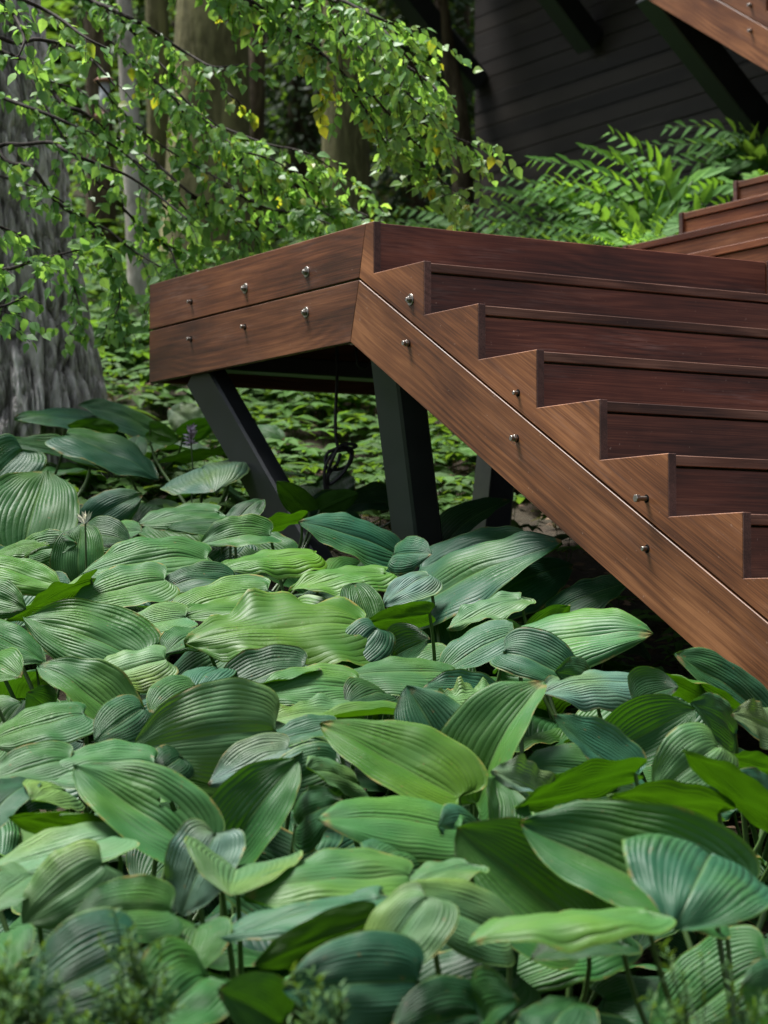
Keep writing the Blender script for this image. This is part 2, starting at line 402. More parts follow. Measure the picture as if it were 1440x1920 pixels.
def prism(poly, y0, y1, bev=.0015):
    """polygon in local XZ extruded between y0 and y1"""
    bm = bmesh.new()
    a = [bm.verts.new((x, y0, z)) for x, z in poly]; b = [bm.verts.new((x, y1, z)) for x, z in poly]
    n = len(poly)
    bm.faces.new(a); bm.faces.new(b[::-1])
    for i in range(n): bm.faces.new((a[(i + 1) % n], a[i], b[i], b[(i + 1) % n]))
    bmesh.ops.recalc_face_normals(bm, faces=bm.faces)
    bevel_mesh(bm, bev)
    me = bpy.data.meshes.new('board'); bm.to_mesh(me); bm.free(); return me
def box(x0, x1, y0, y1, z0, z1, bev=.0015):
    return prism([(x0, z0), (x1, z0), (x1, z1), (x0, z1)], y0, y1, bev)
def tube_np(pts, rad, sides=6, cap=True):
    pts = [Vector(p) for p in pts]; n = len(pts); V = []; Fc = []
    t0 = (pts[1] - pts[0]).normalized(); a = t0.orthogonal().normalized()
    for i, p in enumerate(pts):
        t = (pts[min(i + 1, n - 1)] - pts[max(i - 1, 0)]).normalized()
        a = (a - t * a.dot(t)).normalized(); b = t.cross(a)
        r = rad[i] if hasattr(rad, '__len__') else rad
        for k in range(sides):
            an = 2 * math.pi * k / sides; V.append(p + a * (r * math.cos(an)) + b * (r * math.sin(an)))
    for i in range(n - 1):
        for k in range(sides):
            k2 = (k + 1) % sides; Fc.append((i * sides + k, i * sides + k2, (i + 1) * sides + k2, (i + 1) * sides + k))
    return V, Fc
def smooth_path(pts, n=8):
    pts = [Vector(p) for p in pts]; P = [pts[0]] + pts + [pts[-1]]; out = []
    for i in range(1, len(P) - 2):
        for k in range(n):
            t = k / n; a, b, c, d = P[i - 1], P[i], P[i + 1], P[i + 2]
            out.append(.5 * ((2 * b) + (c - a) * t + (2 * a - 5 * b + 4 * c - d) * t * t + (3 * b - a - 3 * c + d) * t ** 3))
    out.append(pts[-1]); return out
class Acc:
    def __init__(s): s.V = []; s.F = []; s.T = []
    def add(s, V, Fc, tone=0.0):
        o = len(s.V); s.V += [tuple(v) for v in V]; s.F += [tuple(i + o for i in f) for f in Fc]; s.T += [tone] * len(V)
    def mesh(s, name='m', tone=False): return pymesh(name, s.V, s.F, None, s.T if tone else None)

# ------------------------------------------------------------------ ground
def build_ground():
    xs = np.concatenate([np.linspace(-40, -5, 14), np.linspace(-4.6, 6, 90), np.linspace(7, 40, 14)])
    ys = np.concatenate([np.linspace(-12, 1, 8), np.linspace(1.4, 22, 150), np.linspace(23, 60, 20)])
    V = []
    for y in ys:
        for x in xs: V.append((x, y, ground(x, y) + (.035 * (random.random() - .5) if 1 < y < 22 else 0)))
    nx = len(xs); idx = np.arange(len(V)).reshape(len(ys), nx)
    Fc = np.stack([idx[:-1, :-1], idx[:-1, 1:], idx[1:, 1:], idx[1:, :-1]], -1).reshape(-1, 4)
    o = link('ground', pymesh('ground', V, Fc), M['soil'], smooth=True); tag(o, kind='structure')
build_ground()

# ------------------------------------------------------------------ bolts
def bolt_meshes():
    def cyl(r, y0, y1, sides=14):
        bm = bmesh.new()
        a = [bm.verts.new((r * math.cos(2 * math.pi * k / sides), y0, r * math.sin(2 * math.pi * k / sides))) for k in range(sides)]
        b = [bm.verts.new((v.co.x, y1, v.co.z)) for v in a]
        bm.faces.new(a); bm.faces.new(b[::-1])
        for k in range(sides): bm.faces.new((a[(k + 1) % sides], a[k], b[k], b[(k + 1) % sides]))
        bmesh.ops.recalc_face_normals(bm, faces=bm.faces)
        bevel_mesh(bm, .0008)
        me = bpy.data.meshes.new('cyl'); bm.to_mesh(me); bm.free(); return me
    return dict(rod=cyl(.006, -.016, .01), longrod=cyl(.0065, -.030, .01), washer=cyl(.0175, -.003, .002, 24), nut=cyl(.0105, -.012, -.0031, 6),
                cap=cyl(.0075, -.021, -.0121, 12), farnut=cyl(.0105, -.036, -.024, 6), hole=cyl(.011, -.0012, .004, 16))
BM = bolt_meshes()
def bolt(px, py, kind, parent, plane_s=0.0, base=None):
    m, z = on_plane(px, py, plane_s) if base is None else base
    W = frame(P0 + dv * m + uv * z + sv * plane_s, dv, sv, uv)
    if kind == 'rod':
        o = child('bolt', BM['rod'], M['chrome'], parent, W, False); child('bolt_hole', BM['hole'], M['hole'], o, W)
    elif kind == 'washer':
        o = child('bolt', BM['rod'], M['chrome'], parent, W, False)
        child('washer', BM['washer'], M['chrome'], o, W); child('nut', BM['nut'], M['chrome'], o, W)
    elif kind == 'cap':
        o = child('bolt', BM['cap'], M['chrome'], parent, W, False)
        child('nut', BM['nut'], M['chrome'], o, W); child('bolt_hole', BM['hole'], M['hole'], o, W)
    elif kind == 'long':
        o = child('bolt', BM['longrod'], M['chrome'], parent, W, False)
        child('nut', BM['farnut'], M['chrome'], o, W); child('bolt_hole', BM['hole'], M['hole'], o, W)

# ------------------------------------------------------------------ front staircase + landing
def build_front_stairs():
    gz = ground(.3, 6.5)
    root = empty('staircase', P0 + Vector((.2, 0, -1.9)), 'front timber landing and notched flight on dark steel legs above the hostas', 'staircase')
    N = 14
    g = .0035
    mt_, zt_ = on_plane(686, 417); mg, zg = on_plane(673, 522); mb, zb = on_plane(656.7, 637.5)
    mA, zA = on_plane(1415.2, 1149.1)
    slope = RISE / RUN
    # gap line of the raking planks through (mg, -HG)
    zg = -HG
    def gapz(m): return zg - slope * (m - mg)
    mb2, zb2 = mb, -HB
    def botz(m): return zb2 - slope * (m - mb2)
    W0 = frame(P0, dv, sv, uv)
    # landing planks: grain horizontal
    up = [(-LAND, -HG + g), (-LAND, 0), (mt_, 0), (mg, zg + g)]
    child('landing_plank', prism(up, 0, PT), M['beam'], root, W0)
    lo = [(-LAND, -HB), (-LAND, -HG - g), (mg, zg - g), (mb2, zb2)]
    child('landing_plank', prism(lo, 0, PT), M['beam'], root, W0)
    ang = math.atan(slope)
    ax = (dv * math.cos(ang) - uv * math.sin(ang)).normalized(); az = ax.cross(sv).normalized()
    if az.z < 0: az = -az
    Wr = frame(P0, ax, sv, az)
    def loc(poly):
        out = []
        for m, z in poly:
            p = dv * m + uv * z; out.append((p.dot(ax), p.dot(az)))
        return out
    mend = RUN * N
    def raking(y0, y1, first):
        saw = [(mt_ if first else -.002, 0), (0, 0)]
        for k in range(N):
            saw.append((RUN * k, -RISE * (k + 1)))
            saw.append((RUN * (k + 1), -RISE * (k + 1)))
        saw.append((mend, gapz(mend) + g)); 
        saw.append((mg + .0015, gapz(mg) + g))
        child('notched_stringer', prism(loc(saw), y0, y1), M['stringer'], root, Wr)
        child('stringer', prism(loc([(mg + .001, gapz(mg) - g), (mend, gapz(mend) - g), (mend, botz(mend)), (mb2 + .001, botz(mb2))]), y0, y1), M['stringer'], root, Wr)
    raking(0, PT, True)
    raking(SW, SW + PT, False)
    # end-grain strips on the stringer noses
    for y0 in (0.0, SW):
        for k in range(N):
            child('nosing_strip', box(0, .003, y0 + .0005, y0 + PT - .0005, -RISE + .001, -.0005, .0006), M['endgrain'], root, frame(P0 + dv * (RUN * k + .0002) - uv * RISE * k, dv, sv, uv))
    # treads and risers. local X along the step (grain)
    for k in range(N):
        O = P0 + dv * (RUN * k) - uv * (RISE * k) + sv * (PT + .0015)
        Wt = frame(O, sv, -dv, uv); Lx = SW - PT - .003
        if k == 0:
            child('riser', box(0, Lx, .003, .027, -RISE + .004, -.003), M['riser'], root, Wt)
        else:
            child('tread', box(0, Lx, .003, RUN + .0, -.030, -.004), M['tread'], root, Wt)
            child('riser', box(0, Lx, .008, .030, -RISE + .002, -.036), M['riser'], root, Wt)
    # deck boards of the landing
    Wl = frame(P0 + sv * PT, sv, -dv, uv); LW = 2.05
    nb = 11; bw = (LAND - .03) / nb
    for i in range(nb):
        child('deck_board', box(.002, LW, .03 + i * bw, .03 + (i + 1) * bw - .005, -.032, -.004), M['tread'], root, Wl)
    # left end planks (their bottom edge shows under the landing)
    We = frame(P0 - dv * LAND, sv, dv, uv)
    child('end_plank', box(PT + .001, LW, 0.0, PT, -HG + g, -.001), M['beam'], root, We)
    child('end_plank', box(PT + .001, LW, 0.0, PT, -HB, -HG - g), M['beam'], root, We)
    # joists along the landing
    for i, s in enumerate((.16, .62, 1.08, 1.54, 1.98)):
        child('joist', box(-LAND + PT + .002, -.034 if i else -.25, s, s + .045, -.20, -.034), M['joist'], root, W0)
    # steel beams under the landing
    def bar(name, A, B, wx, wy, sideref, mname='steel', bev=.006):
        A, B = Vector(A), Vector(B); t = (B - A).normalized()
        y = (sideref - t * sideref.dot(t)).normalized(); x = y.cross(t)
        return child(name, box(-wx / 2, wx / 2, -wy / 2, wy / 2, 0, (B - A).length, bev), M[mname], root, frame(A, x, y, t))
    q = lambda m, s, z: P0 + dv * m + sv * s + uv * z
    bar('steel_beam', q(-1.50, .06, -.275), q(-.10, .06, -.275), .10, .06, sv)
    bar('steel_beam', q(-1.50, 1.75, -.275), q(.0, 1.75, -.275), .10, .06, sv)
    bar('steel_beam', q(-1.40, .1, -.29), q(-1.40, 1.72, -.29), .06, .12, dv)
    bar('steel_beam', q(-.35, .1, -.29), q(-.35, 1.72, -.29), .06, .12, dv)
    # legs
    def P(px, py, s):
        m, z = on_plane(px, py, s); return P0 + dv * m + sv * s + uv * z
    def leg(top, bot, w, d, ext_up=0.0, ext_dn=.5):
        A, B = Vector(top), Vector(bot); t = (B - A).normalized()
        bar('steel_leg', A - t * ext_up, B + t * ext_dn, w, d, sv, bev=.008)
    leg(P(391, 716, .075), P(540, 978, .16), .150, .075, .06, .55)
    leg(P(748, 720, .10), P(787, 1045, .22), .150, .10, .12, .45)
    leg(P(932, 850, 1.25), P(919, 985, 1.1), .16, .10, .5, .5)
    leg(P(520, 700, 1.72), P(640, 960, 1.5), .12, .08, .0, .4) if False else None
    # bolts
    for px, py, k in ((358.5, 566, 'rod'), (460, 541, 'washer'), (575, 510, 'washer'), (358, 636, 'rod'), (459, 613, 'rod'), (574, 586, 'washer'),
                      (770, 562, 'washer'), (971, 737, 'rod'), (1212, 935, 'long'), (766, 644, 'cap'), (969, 822, 'cap'), (1213, 1029, 'rod')):
        bolt(px, py, k, root)
build_front_stairs()

# ------------------------------------------------------------------ second flight, rising to the right behind the landing
def build_second_flight():
    m0 = -LAND
    s3 = None
    # find s of the third riser end from the photograph's corner
    best = None
    for i in range(400):
        s = 1.5 + i * .005; p = P0 + dv * m0 + sv * s + uv * RISE * 3
        x = 720 + F * p.x / (p.y * CP + p.z * SP)
        e = abs(x - 1273)
        if best is None or e < best[0]: best = (e, s)
    s3 = best[1]; s1 = s3 - 2 * .2899
    root = empty('staircase', P0 + sv * s1 - uv * .9 - dv * 1.0, 'second timber flight climbing to the right behind the landing', 'staircase')
    N = 9; WD = 1.9
    O0 = P0 + dv * m0
    for k in range(N):
        s = s1 + RUN * k; zt = RISE * (k + 1)
        Wt = frame(O0 + sv * s + uv * zt, dv, sv, uv)
        child('tread', box(PT + .001, WD, .003, RUN + .004, -.030, -.004), M['upper'], root, Wt)
        child('riser', box(PT + .001, WD, .009, .03, -RISE + .0, -.036), M['upper'], root, Wt)
        child('nosing_strip', box(0, PT, -.003, 0, -RISE, 0, .0006), M['endgrain'], root, Wt)
    # stringers at the two sides
    for y0 in (0.0, WD + .001):
        saw = []
        for k in range(N):
            saw += [(s1 + RUN * k, RISE * k), (s1 + RUN * k, RISE * (k + 1))]
        saw += [(s1 + RUN * N, RISE * N), (s1 + RUN * N, RISE * N - .33), (s1, -.33)]
        Wt = frame(O0 + dv * y0, sv, dv, uv)
        child('notched_stringer', prism(saw, 0, PT), M['upper'], root, Wt)
build_second_flight()

# ------------------------------------------------------------------ third flight overhead, steel braces, boarded wall
WALL_S = 4.95
def build_upper():
    root = empty('staircase', P0 + sv * 3.9 - dv * 2.9 + uv * 1.2, 'upper timber flight crossing the top right corner on black diagonal steel braces', 'staircase')
    S = 3.87
    def mz(px, py): return on_plane(px, py, S)
    b0, b1 = mz(1215, 0), mz(1440, 134); g0, g1 = mz(1345, 0), mz(1440, 52.5)
    sl = (b1[1] - b0[1]) / (b1[0] - b0[0]); slg = sl
    gm = ((g0[0] + g1[0]) / 2, (g0[1] + g1[1]) / 2)
    bmid = ((b0[0] + b1[0]) / 2, (b0[1] + b1[1]) / 2)
    fb = lambda m: bmid[1] + sl * (m - bmid[0]); fg = lambda m: gm[1] + sl * (m - gm[0])
    a, b = b0[0] - 1.3, b1[0] + 1.6
    ang = math.atan(-sl); ax = (dv * math.cos(ang) - uv * math.sin(ang)); az = ax.cross(sv).normalized()
    if az.z < 0: az = -az
    O = P0 + sv * S; Wr = frame(O, ax, sv, az)
    loc = lambda poly: [((dv * m + uv * z).dot(ax), (dv * m + uv * z).dot(az)) for m, z in poly]
    g = .003
    # notch positions: nose visible at px 1437
    mn, zn = mz(1436.5, 22); zn2 = fg(mn) + .012
    run = RISE / -sl
    for y0 in (0.0, 1.5):
        child('stringer', prism(loc([(a, fb(a)), (b, fb(b)), (b, fg(b) - g), (a, fg(a) - g)]), y0, y0 + PT + .01), M['stringer'], root, Wr)
        saw = [(a, fg(a) + g)]
        ks = range(int((a - mn) / run), int((b - mn) / run))
        zb_ = mz(1436.5, 22)[1]
        for k in ks:
            m = mn + run * k; z = zb_ + sl * run * k
            saw += [(m, z + RISE), (m, z)]
        saw += [(b, zb_ + sl * run * ks[-1]), (b, fg(b) + g)]
        saw[0] = (ks[0] * run + mn - run, fg(ks[0] * run + mn - run) + g)
        saw.insert(1, (saw[0][0], saw[1][1]))
        child('notched_stringer', prism(loc(saw), y0, y0 + PT + .01), M['stringer'], root, Wr)
    zb_ = mz(1436.5, 22)[1]
    for k in range(int((a - mn) / run), int((b - mn) / run)):
        m = mn + run * k; z = zb_ + sl * run * k
        Wt = frame(O + dv * m + uv * (z + RISE) + sv * (PT + .012), sv, -dv, uv)
        child('tread', box(0, 1.46, .003, run, -.030, -.004), M['tread'], root, Wt)
        child('riser', box(0, 1.46, .008, .03, -RISE, -.036), M['riser'], root, Wt)
    # landing deck overhead, out of the frame, shading the wall
    Wt = frame(O, sv, -dv, uv); top = fg(a) + .25
    for i in range(14):
        child('deck_board', box(-.2, 1.6, -a + i * .14, -a + i * .14 + .135, top - .03, top), M['tread'], root, Wt)
    for px, py in ((1408, 10), (1408.5, 58)):
        m, z = mz(px, py); bolt(0, 0, 'cap', root, S, (m, z))
        bolt_scale = 1
    # braces: from wall, out and up at 45 degrees
    def wallpt(px, py):
        m, z = on_plane(px, py, WALL_S); return m, z
    w1 = wallpt(903, 165); w2 = wallpt(1118, 102)
    dm = w2[0] - w1[0]
    def P3(px, py, s_):
        m_, z_ = on_plane(px, py, s_); return P0 + dv * m_ + sv * s_ + uv * z_
    A = P3(1530, 372, WALL_S); B = P3(1255, 22, S + .16); t = (B - A).normalized(); x = dv.cross(t).normalized()
    child('steel_brace', box(-.085, .085, -.075, .075, .02, (B - A).length + .15, .006), M['steel'], root, frame(A, x, (t.cross(x)).normalized(), t))
    for i in range(2):
        m = w1[0] + dm * i; z = (w1[1] + w2[1]) / 2
        A = P0 + dv * m + sv * (WALL_S - .0) + uv * z; B = A - sv * 1.75 + uv * 1.72
        t = (B - A).normalized(); y = dv; x = y.cross(t).normalized()
        child('steel_brace', box(-.075, .075, -.075, .075, .0, (B - A).length, .006), M['steel'], root, frame(A + t * .05, x, y, t))
    return root
build_upper()
def build_wall():
    root = empty('boarded_wall', P0 + sv * WALL_S - dv * 2, 'tall wall of horizontal black stained boards behind the ferny plants', 'wall')
    m0, _ = on_plane(890.5, 300, WALL_S)
    W = frame(P0 + sv * WALL_S + uv * 0, dv, sv, uv)
    z = -1.6; H = .108
    acc = Acc()
    i = 0
    while z < 5.2:
        dy = (.004 * ((i * 7) % 3) / 3)
        bm = box(m0, m0 + 7.5, -dy, .03, z + .0025, z + H - .0025, .002)
        o = len(acc.V); acc.V += [tuple(v.co) for v in bm.vertices]; acc.F += [tuple(j + o for j in p.vertices) for p in bm.polygons]
        bpy.data.meshes.remove(bm)
        z += H; i += 1
    me = pymesh('boards', acc.V, acc.F)
    child('boards', me, M['wall'], root, W)
    child('backing', box(m0 + .002, m0 + 7.49, .031, .12, -1.6, 5.2), M['hole'], root, W)
build_wall()

# ------------------------------------------------------------------ hostas
NU, NV = 30, 27
def leaf_local(L, Wd, cup=0.0, arch=0.0, wave=0.0, fold=0.0, lobe=.36, seed=0, twist=0.0, tipdrop=0.0, sharp=.66, wfreq=2.2):
    r = random.Random(seed)
    u = np.linspace(0, 1, NU) ** 1.15; v = np.linspace(-1, 1, NV)
    U, Vv = np.meshgrid(u, v, indexing='ij')
    a = np.abs(Vv)
    f = np.clip(np.sin(math.pi * U ** .66), 0, 1) ** .62; tz_ = np.clip((U - .78) / .2, 0, 1); f = f * (1 - .22 * tz_ * tz_ * (3 - 2 * tz_)); f = f / f.max()
    asym = 1 + r.uniform(-.12, .12) * np.sign(Vv)
    y = Vv * f * Wd / 2 * asym
    hb = (U ** .5) * np.exp(-U * 6.0) * 2.6
    x = L * (U - lobe * (a ** 1.6) * hb * .9)
    # margin undulation
    p1, p2, p3 = r.uniform(0, 6.28), r.uniform(0, 6.28), r.uniform(0, 6.28)
    z = wave * L * (a ** 2.2) * (np.sin(U * 6.28 * wfreq + p1 + (Vv > 0) * p2) * .6 + .4 * np.sin(U * 6.28 * wfreq * 2.1 + p3 + (Vv > 0) * 1.7)) * np.clip(U * 5, 0, 1) * np.clip((1 - U) * 4, .25, 1)
    cr = r.uniform(.005, .015)
    z += cr * L * np.sin(U * 9 + Vv * 3 + p1) + cr * L * np.sin(Vv * 7 + U * 4 + p2) * a + cr * .5 * L * np.sin(U * 17 + p3) * np.sin(Vv * 9 + p1)
    z += (fold + r.uniform(.02, .16)) * np.abs(y)
    ed = np.clip((a - .62) / .38, 0, 1) ** 2
    z += L * ed * (r.uniform(-.075, .04) * (Vv > 0) + r.uniform(-.075, .04) * (Vv < 0)) * np.sin(np.clip(U, 0, 1) * math.pi)
    z += -.02 * L * np.exp(-(Vv / .12) ** 2) * np.clip((1 - U) * 2, 0, 1)
    # lateral roll
    if abs(cup) > 1e-3:
        k = cup / (Wd / 2)
        yy = np.sin(y * k) / k; z = z * np.cos(y * k) + (1 - np.cos(y * k)) / k; y = yy
    # longitudinal arch (positive = tip bends down)
    if abs(arch) > 1e-3:
        k = arch / L
        xx = np.sin(x * k) / k + z * np.sin(x * k); z = z * np.cos(x * k) - (1 - np.cos(x * k)) / k; x = xx
    z = z - tipdrop * L * np.clip((U - .72) / .28, 0, 1) ** 2
    # put the tip back on the X axis at distance L
    tx, tz = x[-1, NV // 2], z[-1, NV // 2]; ang = math.atan2(tz, tx); d = math.hypot(tx, tz)
    c, s = math.cos(-ang), math.sin(-ang)
    x, z = (x * c - z * s), (x * s + z * c)
    k = L / d; x, z = x * k, z * (k ** .5)
    if twist:
        an = twist * U; y, z = y * np.cos(an) - z * np.sin(an), y * np.sin(an) + z * np.cos(an)
    V = np.stack([x, y, z], -1).reshape(-1, 3)
    uvs = np.stack([U, Vv], -1).reshape(-1, 2)
    return V, uvs
_idx = np.arange(NU * NV).reshape(NU, NV)
LF = np.stack([_idx[:-1, :-1], _idx[1:, :-1], _idx[1:, 1:], _idx[:-1, 1:]], -1).reshape(-1, 4)
PAL = dict(b=(.022, .082, .036), g=(.028, .098, .020), y=(.048, .130, .012), p=(.072, .150, .048), d=(.014, .056, .016), s=(.070, .128, .082), c=(.042, .120, .027))
